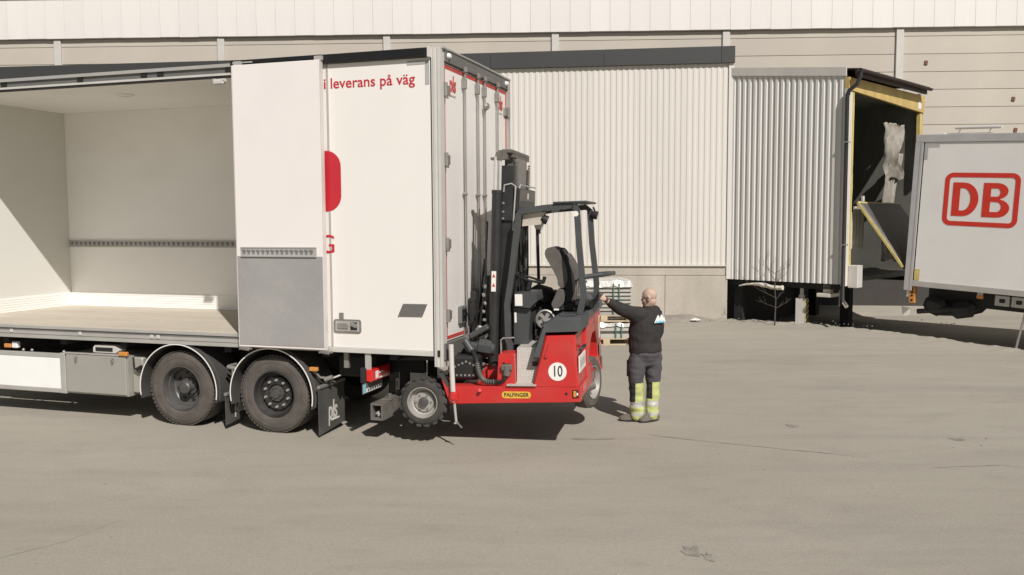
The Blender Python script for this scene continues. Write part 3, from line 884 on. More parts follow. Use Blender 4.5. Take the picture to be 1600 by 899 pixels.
def mudflap(x, y0, y1, z0, z1, logo=True, tilt=0.0, par=T):
    b = MB()
    b.prism([(y0, z0), (y1, z0 + 0.05), (y1, z1), (y0, z1)], 'yz', x, x + 0.012)
    f_ = b.build('mudflap', 'flap', par, 0)
    MB().box(x - 0.012, y0 - 0.01, z1 - 0.015, x + 0.03, y1, z1 + 0.025, bev=0.006).build('flap_bar', 'steel_dull', f_)
    if logo:
        text('lettering', "pls", 0.33, (x + 0.014, (y0 + y1) / 2 + 0.01, z0 + 0.25), BXR, BXU, 'alu_light', f_, bold=0.020, xs=0.66, shear=0.12, align='CENTER', spacing=0.92)
        bx('logo_line', 'label_white', f_, x + 0.0125, (y0 + y1) / 2 - 0.03, z0 + 0.125, x + 0.0145, (y0 + y1) / 2 + 0.17, z0 + 0.145)
    return f_
mudflap(-1.62, -0.035, 0.60, 0.03, 0.615)
mudflap(-2.97, 0.0, 0.55, 0.06, 0.45)
mudflap(-1.62, 1.92, 2.50, 0.05, 0.60)
MB().obox((-1.70, 0.02, 0.835), (0.11, 0.05, 0.05), (0, 0, 0), 0.008).build('side_marker', 'lens_amber', T)
MB().tube([(-1.70, 0.04, 0.80), (-1.66, 0.10, 0.72), (-1.55, 0.2, 0.70), (-1.45, 0.3, 0.74)], 0.015, 8).cyl((-1.6, 0.1, 0.70), (-1.5, 0.12, 0.73), 0.028, n=10).build('marker_bracket', 'steel_dull', T)
MB().cyl((-2.95, 0.05, 0.80), (-2.82, 0.06, 0.78), 0.026, n=10).cyl((-2.98, 0.12, 0.80), (-2.86, 0.12, 0.83), 0.02, n=10).cyl((-2.88, 0.05, 0.79), (-2.88, 0.05, 0.62), 0.012, n=8).build('guard_bracket', 'steel_dull', T)
# --- stainless tool box
tb = MB().prism([(-5.485, 0.335), (-4.475, 0.335), (-4.475, 0.872), (-5.485, 0.872)], 'xz', 0.03, 0.62).build('tool_box', 'stainless', T, 0)
bx('box_lid', 'stainless', tb, -5.478, 0.012, 0.352, -4.495, 0.029, 0.862, bev=0.006)
bx('box_rim', 'alu', tb, -5.492, 0.008, 0.873, -4.47, 0.05, 0.889)
for x in (-5.30, -4.70):
    MB().obox((x, 0.006, 0.80), (0.05, 0.014, 0.07), (0, 0.3, 0), 0.006).tube([(x - 0.02, 0.0, 0.82), (x, -0.012, 0.77), (x + 0.025, 0.0, 0.81)], 0.006, 6).build('box_latch', 'chrome', tb)
bx('box_side_plate', 'stainless', T, -4.47, 0.10, 0.37, -4.30, 0.40, 0.85, bev=0.02)
MB().obox((-4.52, 0.01, 0.905), (0.14, 0.045, 0.055), (0, 0, 0), 0.008).build('side_marker', 'lens_amber', T)
MB().tube([(-4.40, 0.05, 0.86), (-4.38, 0.04, 0.72), (-4.33, 0.06, 0.66), (-4.28, 0.10, 0.70)], 0.012, 8).cyl((-4.36, 0.06, 0.70), (-4.28, 0.06, 0.74), 0.024, n=8).build('air_hose', 'black', T)
rk = MB()
rk.prism([(-5.03, 0.905), (-4.66, 0.905), (-4.60, 0.945), (-4.68, 1.0), (-5.0, 1.0), (-5.03, 0.97)], 'xz', 0.03, 0.16)
rk.build('step_bracket', 'alu_light', T, 0)
bx('bracket_opening', 'black', T, -4.985, 0.022, 0.925, -4.71, 0.030, 0.975)
bx('bracket_foot', 'alu_dark', T, -5.0, 0.04, 0.889, -4.62, 0.14, 0.905)
# --- side guard with white board
sg = MB()
sg.m(0).box(-8.2, 0.03, 0.80, -5.53, 0.075, 0.862, bev=0.006).box(-8.2, 0.03, 0.322, -5.53, 0.075, 0.382, bev=0.006).box(-5.60, 0.028, 0.318, -5.51, 0.08, 0.872, bev=0.006)
sgo = sg.build('side_guard', 'alu', T, 0)
bx('guard_board', 'reflective_white', sgo, -8.2, 0.034, 0.383, -5.602, 0.06, 0.799)
for x in (-6.7, -6.25, -6.1, -5.55):
    MB().ball((x, 0.06, 0.885), 0.022, 8).build('guard_bolt', 'steel', sgo)
MB().box(-6.46, 0.06, 0.90, -6.36, 0.12, 0.99, bev=0.01).build('side_lamp', 'lens_clear', T)
MB().box(-6.60, 0.06, 0.90, -6.48, 0.12, 0.96, bev=0.01).build('side_marker', 'lens_amber', T)
# --- tail lamps, plate, coupling beam
def tail_lamp(y0, y1):
    o = MB().box(-0.98, y0, 0.72, -0.90, y1, 0.868, bev=0.012).build('tail_lamp', 'lens_red', T)
    b = MB()
    b.box(-0.8995, y0 + 0.10, 0.75, -0.896, y0 + 0.17, 0.84).box(-0.8995, y0 + 0.20, 0.742, -0.896, y0 + 0.42, 0.758)
    b.box(-0.8995, y0 + 0.20, 0.80, -0.896, y0 + 0.30, 0.82)
    b.build('lamp_reflection', 'lens_clear', o, 0)  # white reflections on the red lens, laid on as thin pale bars
tail_lamp(-0.02, 0.48); tail_lamp(2.02, 2.5)
bx('lamp_beam', 'black_matt', T, -1.06, 0.0, 0.70, -0.985, 2.5, 0.88)
pl = bx('number_plate', 'alu_dark', T, -0.99, -0.10, 0.585, -0.978, 0.42, 0.705, bev=0.002)
bx('plate_field', 'label_white', pl, -0.9785, -0.02, 0.595, -0.976, 0.40, 0.64)
bx('plate_band', 'logo_blue', pl, -0.9785, -0.092, 0.592, -0.975, -0.028, 0.698)
b = MB()
for k in range(6): b.box(-0.976, 0.02 + k * 0.06, 0.603, -0.9745, 0.055 + k * 0.06, 0.628)
b.build('plate_characters', 'ink', pl, 0)
# hollow square coupling beam, open at the near end
cb = MB()
for (x0, x1, z0, z1) in ((-0.935, -0.775, 0.44, 0.463), (-0.935, -0.775, 0.262, 0.285), (-0.935, -0.912, 0.285, 0.44), (-0.798, -0.775, 0.285, 0.44)):
    cb.box(x0, 0.0, z0, x1, 2.45, z1)
cbo = cb.build('coupling_beam', 'mast_grey', T, 0)
MB().obox((-0.85, 0.35, 0.472), (0.12, 0.30, 0.018), (0, 0, 0.2), 0.004).cyl((-0.85, 0.35, 0.47), (-0.85, 0.35, 0.52), 0.025, n=8).build('beam_plate', 'mast_grey', cbo)
MB().obox((-0.855, 0.12, 0.33), (0.09, 0.12, 0.05), (0.3, 0, 0.4), 0.01).cyl((-0.87, 0.03, 0.34), (-0.83, 0.20, 0.37), 0.014, n=8).build('locking_pin', 'alu', cbo)
for y in (0.75, 1.65): bx('beam_hanger', 'black_matt', cbo, -0.90, y, 0.463, -0.80, y + 0.1, 0.98)
# ================================================================ TRUCK-MOUNTED FORKLIFT (local x runs to its tail, y away from the camera)
FYAW, FTAU = 0.21, 0.025
_R = Matrix.Rotation(-FYAW, 4, 'Z') @ Matrix.Rotation(-FTAU, 4, 'Y')
_O = Vector((-1.0535, 10.0337, 0.51)) - (_R @ Vector((0, 0, 0.51)))
fork = empty('forklift', _O, (0, -FTAU, -FYAW), "red truck-mounted forklift hanging raised behind the box truck", "forklift")
F = fork
# --- frame
fr = MB()
fr.prism([(0.33, 0.505), (1.86, 0.545), (1.86, 0.712), (0.36, 0.716), (0.27, 0.80), (0.24, 0.80)], 'xz', 0.0, 0.15)
fr.prism([(0.33, 0.505), (1.86, 0.545), (1.86, 0.712), (0.36, 0.716), (0.27, 0.80), (0.24, 0.80)], 'xz', 2.15, 2.30)
fr.box(0.42, 0.15, 0.52, 0.62, 2.15, 0.70)
fr.box(1.62, 0.15, 0.56, 1.855, 2.15, 0.709)
fr.box(-0.10, 0.27, 0.44, 0.45, 0.35, 0.64).box(-0.10, 1.95, 0.44, 0.45, 2.03, 0.64)
fr.build('frame', 'red_paint', F, 0)
# bracing plates seen behind the beam
MB().prism([(0.40, 0.72), (0.86, 0.72), (0.86, 0.99), (0.78, 0.99), (0.62, 0.80)], 'xz', 0.42, 0.46).build('mast_bracket', 'red_paint', F, 0)
bx('floor_plate', 'black_matt', F, 0.62, 0.16, 0.56, 1.62, 2.15, 0.62)
for y in (-0.006, 2.25):
    MB().prism([(0.205, 0.86), (0.235, 0.86), (0.345, 0.722), (0.315, 0.70)], 'xz', y, y + 0.12).build('fender_edge', 'guard_grey', F, 0)
MB().prism(rrect(0.955, 0.577, 1.295, 0.655, 0.038, 8), 'xz', -0.0045, -0.0005).build('name_badge', 'yellow_oval', F)
text('lettering', "PALFINGER", 0.062, (1.125, -0.006, 0.616), RX, RU, 'ink', F, bold=0.012, align='CENTER', width=0.285)
for (x, z) in ((0.70, 0.655),):
    MB().cyl((x, 0.0, z), (x + 0.01, -0.05, z + 0.02), 0.022, n=10).build('tie_down_pin', 'red_paint', F)
MB().cyl((1.70, 0.0, 0.635), (1.70, -0.004, 0.635), 0.016, n=12).build('frame_hole', 'black', F)
MB().box(1.77, -0.012, 0.59, 1.84, -0.001, 0.68, bev=0.006).build('side_lamp_base', 'black', F)
MB().box(1.78, -0.022, 0.60, 1.815, -0.0125, 0.67, bev=0.004).build('side_lamp', 'lens_amber', F)
MB().box(1.818, -0.022, 0.62, 1.836, -0.0125, 0.65, bev=0.003).build('side_lamp', 'lens_clear', F)
# --- front wheels: lugged tyres on silver rims
def lug_tyre(r, w, n, lug=0.026):
    b = MB()
    b.lathe([(r * .60, .02), (r * .66, .0), (r * .86, .006), (r * .945, .03), (r * .955, w / 2), (r * .945, w - .03), (r * .86, w - .006), (r * .78, w + .002), (r * .66, w), (r * .60, w - .02)], (0, w, 0), (0, -1, 0), 40)
    for k in range(n):
        for s in (0, 1):
            a = 2 * math.pi * (k + 0.5 * s) / n
            y0, y1 = (0.004, w * 0.52) if s == 0 else (w * 0.48, w - 0.004)
            c = Vector(((r * .957) * math.cos(a), (y0 + y1) / 2, (r * .957) * math.sin(a)))
            b.box(-lug * .75, -(y1 - y0) / 2, -r * 0.10, lug * .75, (y1 - y0) / 2, r * 0.10, bev=0.006,
                  mx=Matrix.Translation(c) @ Matrix.Rotation(-a, 4, 'Y') @ Matrix.Rotation(0.35 if s else -0.35, 4, 'X'))
    return b
def fork_wheel(loc, rotz, r, w, big=True, tread=True, roty=0.0):
    wv = empty('wheel', loc, (0, roty, rotz)); wv.parent = F
    if tread: lug_tyre(r, w, 17, 0.02).build('tyre', 'rubber_dark', wv, 30)
    else:
        MB().lathe([(r * .60, .02), (r * .66, .0), (r * .88, .006), (r * .98, .035), (r, w / 2), (r * .98, w - .035), (r * .88, w - .006), (r * .66, w), (r * .60, w - .02)], (0, w, 0), (0, -1, 0), 40).build('tyre', 'rubber', wv)
    MB().lathe([(r * .61, w - .022), (r * .635, w + .004), (r * .60, w + .004), (r * .57, w - .03), (r * .53, w - .07), (r * .42, w - .085), (r * .40, w - .06), (r * .20, w - .055), (0, w - .055)], (0, w, 0), (0, -1, 0), 40).build('rim', 'rim_silver', wv)
    b = MB().lathe([(r * .20, 0), (r * .19, .035), (r * .10, .045), (0, .045)], (0, 0.056, 0), (0, -1, 0), 16)
    b.build('hub', 'rim_grey', wv)
    each('wheel_nut', MB().cyl((0, 0, 0), (0, -0.018, 0), 0.012, n=8).mesh('wheel_nut', 'steel_dull'), wv, [(r * .31 * math.cos(math.pi * k / 3), 0.06, r * .31 * math.sin(math.pi * k / 3)) for k in range(6)])
fork_wheel((0, 0.0, 0.51), 0, 0.292, 0.235)
fork_wheel((0, 2.30, 0.51), math.pi, 0.292, 0.235)
for y0, y1 in ((0.23, 0.40), (1.90, 2.07)): MB().cyl((0, y0, 0.51), (0, y1, 0.51), 0.12, n=18).build('wheel_motor', 'black', F)
# --- pale steel stand at the near front corner
st = MB().tube([(0.385, -0.045, 1.20), (0.383, -0.04, 0.95), (0.386, -0.035, 0.655)], 0.03, 14).build('support_stand', 'alu_light', F)
MB().cyl((0.387, -0.035, 0.68), (0.412, -0.03, 0.285), 0.0155, n=10).obox((0.412, -0.03, 0.284), (0.05, 0.05, 0.016), (0, 0, 0), 0.004).build('stand_rod', 'alu', st)
MB().obox((0.39, -0.035, 0.60), (0.09, 0.06, 0.11), (0, 0.1, 0.2), 0.02).tube([(0.35, -0.05, 0.56), (0.40, -0.07, 0.52), (0.44, -0.05, 0.58)], 0.009, 6).build('stand_clamp', 'red_paint', st)
MB().tube([(0.412, -0.03, 0.30), (0.45, -0.07, 0.28), (0.50, -0.12, 0.255)], 0.010, 6).build('stand_foot', 'steel_dull', st)
# --- red step post with hydraulic plug
sp = MB().prism([(0.895, 0.717), (1.11, 0.717), (1.105, 1.06), (1.08, 1.092), (0.945, 1.092), (0.925, 1.07)], 'xz', 0.03, 0.26).build('step_post', 'red_paint', F, 0)
MB().cyl((1.015, 0.02, 0.84), (1.02, 0.02, 0.95), 0.045, 0.052, n=12).obox((1.02, 0.005, 0.93), (0.13, 0.05, 0.07), (0, 0, 0), 0.012).cyl((1.02, 0.01, 0.95), (1.02, 0.01, 0.985), 0.03, n=12).build('plug_body', 'mast_grey', sp)
MB().cyl((1.02, 0.0, 0.985), (1.02, 0.0, 1.0), 0.036, n=14).build('plug_cap', 'red_paint', sp)
MB().cyl((0.985, -0.012, 0.965), (1.055, -0.012, 0.965), 0.009, n=6).build('plug_clip', 'chrome', sp)
MB().cyl((1.0, 0.0, 0.85), (1.045, 0.0, 0.84), 0.015, n=8).build('plug_clip', 'chrome', sp)
MB().tube([(1.0, 0.01, 0.84), (0.99, 0.0, 0.79), (0.93, 0.0, 0.76), (0.87, 0.02, 0.76)], 0.022, 10).build('plug_hose', 'black', sp)
MB().tube([(0.95, 0.05, 1.06), (0.955, 0.04, 1.24), (0.985, 0.04, 1.265), (1.10, 0.10, 1.265)], 0.010, 8).build('grab_wire', 'chrome', F)
# black corrugated hose looping from the truck to the plug
hp = []
for k in range(25):
    t = k / 24
    p = (1 - t) ** 3 * Vector((0.53, 0.25, 1.10)) + 3 * t * (1 - t) ** 2 * Vector((0.74, 0.02, 1.05)) + 3 * t * t * (1 - t) * Vector((0.60, -0.02, 0.70)) + t ** 3 * Vector((0.90, 0.01, 0.77))
    hp.append(p)
MB().tube(hp, 0.026, 10).build('hydraulic_hose', 'black', F)
b = MB()
for k in range(9, 24):
    d = (hp[k + 1 if k < 24 else k] - hp[k - 1]).normalized() * 0.006
    b.cyl(hp[k] - d, hp[k] + d, 0.031, n=10)
b.build('hose_rings', 'mast_grey', F)
MB().cyl((0.47, 0.27, 1.20), (0.56, 0.23, 1.08), 0.045, n=12).cyl((0.55, 0.235, 1.085), (0.585, 0.22, 1.05), 0.030, n=12).build('hose_coupling', 'guard_grey', F)
MB().obox((0.68, 0.42, 1.10), (0.26, 0.22, 0.20), (0, 0.15, 0), 0.06).cyl((0.56, 0.4, 1.1), (0.8, 0.4, 1.08), 0.08, n=14).build('pump_housing', 'guard_grey', F)
vb = MB().obox((0.50, 0.22, 0.90), (0.32, 0.22, 0.28), (0, 0, 0), 0.03).build('valve_block', 'black', F)
each('valve_fitting', MB().cyl((0, 0, 0), (0, -0.02, 0), 0.013, n=8).mesh('valve_fitting', 'steel'), vb,
     [(0.38 + 0.045 * k, 0.12, 0.98 - 0.02 * abs(k - 3)) for k in range(7)] + [(0.40 + 0.05 * k, 0.12, 0.82) for k in range(5)])
# --- tread plate step and driver's floor
def tread_plate(name, o, u, v, nu, nv, size):
    """flat plate with raised lozenges, o origin, u/v edge vectors"""
    o, u, v = Vector(o), Vector(u), Vector(v); nn = u.cross(v).normalized()
    b = MB()
    th = nn * 0.012
    b.raw([o, o + u, o + u + v, o + v, o - th, o + u - th, o + u + v - th, o + v - th], [(0, 1, 2, 3), (7, 6, 5, 4), (0, 4, 5, 1), (1, 5, 6, 2), (2, 6, 7, 3), (3, 7, 4, 0)])
    p = b.build(name, 'checker', F, 0)
    b = MB(); du, dv = u.normalized(), v.normalized()
    for i in range(nu):
        for j in range(nv):
            c = o + u * ((i + 0.5) / nu) + v * ((j + 0.5) / nv)
            a, q = (du + dv).normalized(), (du - dv).normalized()
            if (i + j) % 2: a, q = q, a
            L_, W_ = size, size * 0.32
            b.raw([c + a * L_, c + q * W_, c - a * L_, c - q * W_, c + nn * 0.004], [(0, 1, 4), (1, 2, 4), (2, 3, 4), (3, 0, 4)])
    o2 = b.build('raised_lozenges', 'steel', p, 0); o2["kind"] = "stuff"
tread_plate('step_plate', (1.115, 0.10, 0.73), (0.335, 0.02, 0), (0.0, 0.06, 0.40), 11, 13, 0.011)
tread_plate('cab_floor', (1.115, 0.17, 1.135), (0.42, 0, 0), (0, 0.62, 0.02), 12, 15, 0.012)
tread_plate('step_lip', (1.02, -0.03, 0.735), (0.34, 0, 0), (0, 0.14, 0.008), 11, 4, 0.011)
bx('riser_side', 'guard_grey', F, 1.36, 0.13, 0.72, 1.47, 0.50, 1.13)
MB().box(1.30, 0.098, 0.93, 1.36, 0.115, 0.985, bev=0.006).build('step_hole', 'black', F)
MB().tube([(1.25, 0.62, 1.16), (1.25, 0.62, 1.19), (1.38, 0.62, 1.19), (1.38, 0.62, 1.16)], 0.012, 8).build('floor_handle', 'black', F)
# --- red tank at the near side of the tail
tk = MB()
secs = []
for (y, ins) in ((0.0, 0.018), (0.018, 0.0), (0.72, 0.0)):
    secs.append([(1.318 + ins, y, 0.716), (1.835 - ins, y, 0.716), (1.815 - ins, y, 1.305 - ins), (1.478 + ins, y, 1.300 - ins)])
tk.loft(secs)
tko = tk.build('side_tank', 'red_paint', F, 0)
MB().cyl((1.606, 0.0005, 0.887), (1.606, -0.002, 0.887), 0.112, n=40).build('speed_disc_rim', 'red_tape', tko)
MB().cyl((1.606, -0.002, 0.887), (1.606, -0.004, 0.887), 0.104, n=40).build('speed_disc', 'bare_white', tko)
text('lettering', "10", 0.175, (1.606, -0.0065, 0.887), RX, RU, 'ink', tko, bold=0.004, align='CENTER', xs=0.70)
MB().tube([(1.525, -0.004, 1.20), (1.475, -0.006, 1.05)], [0.012, 0.02], 8).build('tank_groove', 'red_paint', tko)
# --- tail: counterweight with wheel arch
cw = MB()
def taper(y): return 1.835 + 0.03 * min(1, (y - 0.72))
cw.prism([(0.72, 0.71), (2.25, 0.71), (2.25, 0.80), (0.72, 0.80)], 'yz', 1.58, 1.85)
cw.prism([(0.72, 0.80), (0.86, 0.80), (0.98, 1.02), (1.28, 1.16), (1.62, 1.16), (1.76, 1.0), (1.80, 0.80), (2.25, 0.80), (2.25, 1.32), (2.12, 1.42), (0.72, 1.42)], 'yz', 1.58, 1.85)
cwo = cw.build('counterweight', 'red_paint', F, 0)
bx('wheel_arch', 'black_matt', F, 1.45, 0.80, 0.72, 1.575, 1.85, 1.30)
bx('number_plate', 'label_white', F, 1.838, 0.06, 0.86, 1.850, 0.60, 1.05, bev=0.003)
b = MB()
for k in range(6): b.box(1.8505, 0.12 + k * 0.075, 0.91, 1.852, 0.165 + k * 0.075, 1.0)
b.build('plate_characters', 'alu', F, 0)
MB().tube([(1.84, 0.15, 1.11), (1.87, 0.17, 1.13), (1.87, 0.42, 1.13), (1.84, 0.44, 1.11)], 0.018, 8).build('plate_lamp', 'black', F)
MB().box(1.85, 1.95, 0.76, 1.862, 2.2, 0.92, bev=0.006).build('tail_lamp', 'lens_red', F)
MB().box(1.836, 0.2, 0.62, 1.865, 0.5, 0.69, bev=0.006).build('tail_lamp', 'lens_red', F)
bx('warning_label', 'label_white', F, 1.851, 2.02, 1.0, 1.853, 2.16, 1.30)
bx('warning_stripe', 'yellow_oval', F, 1.853, 2.04, 1.18, 1.8545, 2.15, 1.27)
# steered tail wheel turned almost square to the chassis
fork_wheel((1.86, 1.28, 0.535), math.radians(76), 0.335, 0.215, tread=False)
MB().obox((1.72, 1.30, 0.62), (0.30, 0.24, 0.16), (0, 0, 0), 0.04).cyl((1.74, 1.30, 0.50), (1.74, 1.30, 0.80), 0.09, n=14).cyl((1.60, 1.1, 0.44), (1.85, 1.3, 0.50), 0.06, n=12).build('steering_yoke', 'mast_grey', F)
# --- grey hood
hd_ = MB()
hd_.loft([[(1.335, y, 1.02 + s), (1.435 + s, y, 1.405), (1.50 + s, y, 1.455 - s), (1.59, y, 1.505 - s * .6), (1.885, y, 1.495 - s * .6), (1.885, y, 1.345), (1.485, y, 1.335), (1.405, y, 1.02 + s)] for (y, s) in ((-0.028, 0.035), (0.0, 0.008), (0.05, 0.0), (0.68, 0.0))])
hd_.loft([[(1.42, 0.69, 1.425), (1.50, 0.69, 1.50), (1.885, 0.69, 1.50), (1.90, 0.69, 1.43)], [(1.48, 2.20, 1.43), (1.56, 2.16, 1.50), (1.885, 2.16, 1.49), (1.90, 2.22, 1.43)]])
hd_.build('hood', 'hood_grey', F, 25)
MB().box(1.62, 0.12, 1.497, 1.80, 0.40, 1.522, bev=0.01).ball((1.83, 0.02, 1.46), 0.012, 8).build('hood_latch', 'guard_grey', F)
MB().cyl((1.84, 0.70, 1.37), (1.87, 0.70, 1.37), 0.05, n=16).build('hood_cap', 'guard_grey', F)
# --- overhead guard
og = MB()
R_ = 0.033
og.tube([(1.005, 0.30, 0.98), (1.01, 0.30, 1.15), (0.985, 0.30, 1.20), (0.985, 0.30, 1.62), (1.045, 0.30, 1.95), (1.135, 0.30, 2.55), (1.15, 0.30, 2.66), (1.19, 0.30, 2.705), (1.45, 0.30, 2.735), (1.79, 0.30, 2.752)], R_, square=True)
og.tube([(1.80, 0.30, 2.755), (1.83, 0.30, 2.70), (1.845, 0.30, 2.3), (1.885, 0.30, 1.72), (1.83, 0.30, 1.50)], R_, square=True)
og.tube([(1.16, 1.12, 2.69), (1.45, 1.12, 2.72), (1.83, 1.12, 2.74), (1.88, 1.12, 2.70), (1.895, 1.12, 2.3), (1.94, 1.12, 1.80), (1.93, 1.12, 1.50)], R_, square=True)
ogo = og.build('overhead_guard', 'guard_grey', F, 0)
MB().tube([(1.215, 1.12, 1.10), (1.215, 1.12, 2.66)], 0.020, 8).build('guard_post', 'black', ogo)
b = MB()
for x, z in ((1.17, 2.70), (1.38, 2.725), (1.60, 2.74)): b.box(x - 0.03, 0.30, z - 0.02, x + 0.03, 1.12, z + 0.02)
b.box(1.56, 0.24, 2.775, 1.95, 1.2, 2.80, bev=0.008)
b.build('guard_bar', 'guard_grey', ogo, 0)
MB().tube([(1.88, 0.30, 1.93), (2.10, 0.32, 1.955), (2.16, 0.42, 1.955), (2.16, 1.05, 1.93), (2.08, 1.12, 1.92), (1.93, 1.12, 1.91)], 0.028, 8).build('tail_rail', 'guard_grey', ogo)
MB().cyl((1.82, 0.262, 2.655), (1.82, 0.258, 2.655), 0.032, n=16).build('post_sticker', 'label_white', ogo)
MB().raw([(1.20, 0.33, 2.665), (1.46, 0.33, 2.69), (1.40, 0.33, 2.545), (1.18, 0.33, 2.53), (1.20, 0.342, 2.665), (1.46, 0.342, 2.69), (1.40, 0.342, 2.545), (1.18, 0.342, 2.53)],
         [(0, 1, 2, 3), (7, 6, 5, 4), (0, 4, 5, 1), (1, 5, 6, 2), (2, 6, 7, 3), (3, 7, 4, 0)]).build('wind_deflector', 'dusty_glass', ogo, 0)
def lamp(x, y, z, d=(1, 0, -0.25), lens='lens_clear'):
    d = Vector(d).normalized(); p = Vector((x, y, z))
    o = MB().lathe([(0.0, -0.05), (0.035, -0.05), (0.05, -0.01), (0.052, 0.03), (0.045, 0.03), (0.042, 0.02)], p, d, 16).tube([p + Vector((0, 0, 0.05)), p + Vector((-0.02, 0, 0.10))], 0.012, 6).build('work_lamp', 'black', ogo)
    MB().lathe([(0.0, 0.024), (0.042, 0.022)], p, d, 16).build('lamp_glass', lens, o)
lamp(1.945, 1.08, 2.64); lamp(1.45, 0.36, 2.60, (1, 0.2, -0.5)); 
MB().lathe([(0.0, 0.0), (0.045, 0.02), (0.07, 0.09), (0.072, 0.10)], (1.24, 1.10, 2.47), (0, 0, 1), 16).build('beacon_cup', 'alu_light', ogo)
MB().cyl((1.24, 1.10, 2.43), (1.24, 1.10, 2.49), 0.02, n=8).build('beacon_stem', 'black', ogo)
# --- seat, folded forward
def slab(o, ang, L, t0, t1, y0, y1, bev=0.03):
    """slab leaning about y: from o upward along the direction ang (radians from vertical, + towards the tail)"""
    mx = Matrix.Translation(o) @ Matrix.Rotation(ang, 4, 'Y')
    return MB().box(t0, y0, 0, t1, y1, L, bev=bev, mx=mx, seg=3)
def pad(name, poly, y0, y1, m, rnd=0.03):
    """side outline carried across the width, its rims drawn in a little"""
    cx = sum(p[0] for p in poly) / len(poly); cz = sum(p[1] for p in poly) / len(poly)
    # round the outline
    pts = []
    n = len(poly)
    for i in range(n):
        a, c, d = Vector(poly[i - 1]), Vector(poly[i]), Vector(poly[(i + 1) % n])
        for t in (0.25, 0.5, 0.75):
            p_, q_ = (a + c) / 2, (c + d) / 2
            pts.append((p_ * (1 - t) ** 2 + c * 2 * t * (1 - t) + q_ * t * t))
    secs = []
    for y, k in ((y0, 0.80), (y0 + rnd * .35, 0.93), (y0 + rnd, 1.0), (y1 - rnd, 1.0), (y1 - rnd * .35, 0.93), (y1, 0.80)):
        secs.append([(cx + (p.x - cx) * (1 - (1 - k) * .35), y, cz + (p.y - cz) * (1 - (1 - k) * .2)) for p in pts])
    MB().loft(secs).build(name, m, F, 60)
pad('backrest_cushion', [(1.385, 2.18), (1.40, 2.26), (1.50, 2.285), (1.585, 2.21), (1.655, 2.05), (1.675, 1.89), (1.63, 1.77), (1.545, 1.80), (1.545, 1.90), (1.47, 2.04)], 0.55, 1.03, 'seat_cloth', 0.06)
pad('seat_cushion', [(1.545, 1.80), (1.64, 1.77), (1.625, 1.62), (1.575, 1.56), (1.485, 1.53), (1.45, 1.60), (1.50, 1.68)], 0.55, 1.03, 'seat_cloth', 0.06)
pad('backrest_core', [(1.52, 2.27), (1.60, 2.25), (1.73, 1.98), (1.76, 1.80), (1.70, 1.62), (1.60, 1.58), (1.62, 1.75), (1.665, 1.89), (1.64, 2.05)], 0.575, 1.005, 'seat_dark', 0.03)
pad('backrest_shell', [(1.62, 2.24), (1.72, 2.08), (1.79, 1.92), (1.775, 1.87), (1.715, 1.88), (1.705, 1.98)], 0.60, 0.98, 'seat_cloth', 0.05)
MB().obox((1.60, 0.79, 1.56), (0.30, 0.40, 0.10), (0, 0, 0), 0.02).build('seat_base', 'seat_dark', F)
b = MB()
for k in range(6): b.tube([(1.70 + 0.03 * k, 0.62, 1.62), (1.73 + 0.02 * k, 0.60, 1.75 + 0.02 * (k % 3)), (1.70 + 0.035 * k, 0.66, 1.86)], 0.011, 6)
b.build('seat_spring', 'mast_grey', F)
bx('lever', 'label_white', F, 1.50, 0.50, 1.53, 1.56, 0.515, 1.55)
bx('rear_box', 'hood_grey', F, 1.70, 0.95, 1.50, 1.90, 1.7, 1.66, bev=0.03)
MB().obox((1.82, 0.70, 1.60), (0.16, 0.3, 0.05), (0, 0.1, 0), 0.01).tube([(1.75, 0.6, 1.56), (1.85, 0.75, 1.60), (1.92, 1.0, 1.60)], 0.014, 6).build('tail_hoses', 'black', F)
# --- steering wheel, console, cowl
mx = Matrix.Translation((1.20, 0.62, 1.90)) @ Matrix.Rotation(0.30, 4, 'Y')
b = MB()
b.tube([mx @ Vector((0.17 * math.cos(t), 0.17 * math.sin(t), 0)) for t in [2 * math.pi * k / 28 for k in range(29)]], 0.014, 8)
for t in (0.4, 2.5, 4.6): b.tube([mx @ Vector((0, 0, -0.02)), mx @ Vector((0.165 * math.cos(t), 0.165 * math.sin(t), 0))], 0.010, 6)
b.cyl(mx @ Vector((0.16, 0.05, 0.0)), mx @ Vector((0.16, 0.05, 0.07)), 0.022, n=10)
b.build('steering_wheel', 'black', F)
MB().cyl((1.13, 0.62, 1.60), (1.20, 0.62, 1.89), 0.035, n=12).build('steering_column', 'black', F)
b = MB()
for k in range(4): b.tube([(1.02 + 0.035 * k, 0.70, 1.7), (1.0 + 0.04 * k, 0.70, 1.93 + 0.02 * k)], 0.008, 6).ball((1.0 + 0.04 * k, 0.70, 1.945 + 0.02 * k), 0.018, 8)
b.build('control_lever', 'black', F)
cs = MB()
cs.loft([[(1.06, 0.33, 1.60), (1.24, 0.33, 1.575), (1.335, 0.33, 1.66), (1.32, 0.33, 1.765), (1.07, 0.33, 1.755)], [(1.06, 0.75, 1.60), (1.24, 0.75, 1.575), (1.335, 0.75, 1.66), (1.32, 0.75, 1.765), (1.07, 0.75, 1.755)]])
cs.build('console', 'guard_grey', F, 20)
bx('console_label', 'label_white', F, 1.072, 0.325, 1.605, 1.16, 0.3295, 1.74)
MB().loft([[(1.03, 0.4, 1.14), (1.20, 0.4, 1.14), (1.24, 0.4, 1.56), (1.04, 0.4, 1.58)], [(1.03, 0.8, 1.14), (1.20, 0.8, 1.14), (1.24, 0.8, 1.56), (1.04, 0.8, 1.58)]]).build('cowl', 'guard_grey', F, 20)
bx('cowl_label', 'label_white', F, 1.045, 0.394, 1.40, 1.07, 0.3985, 1.52)
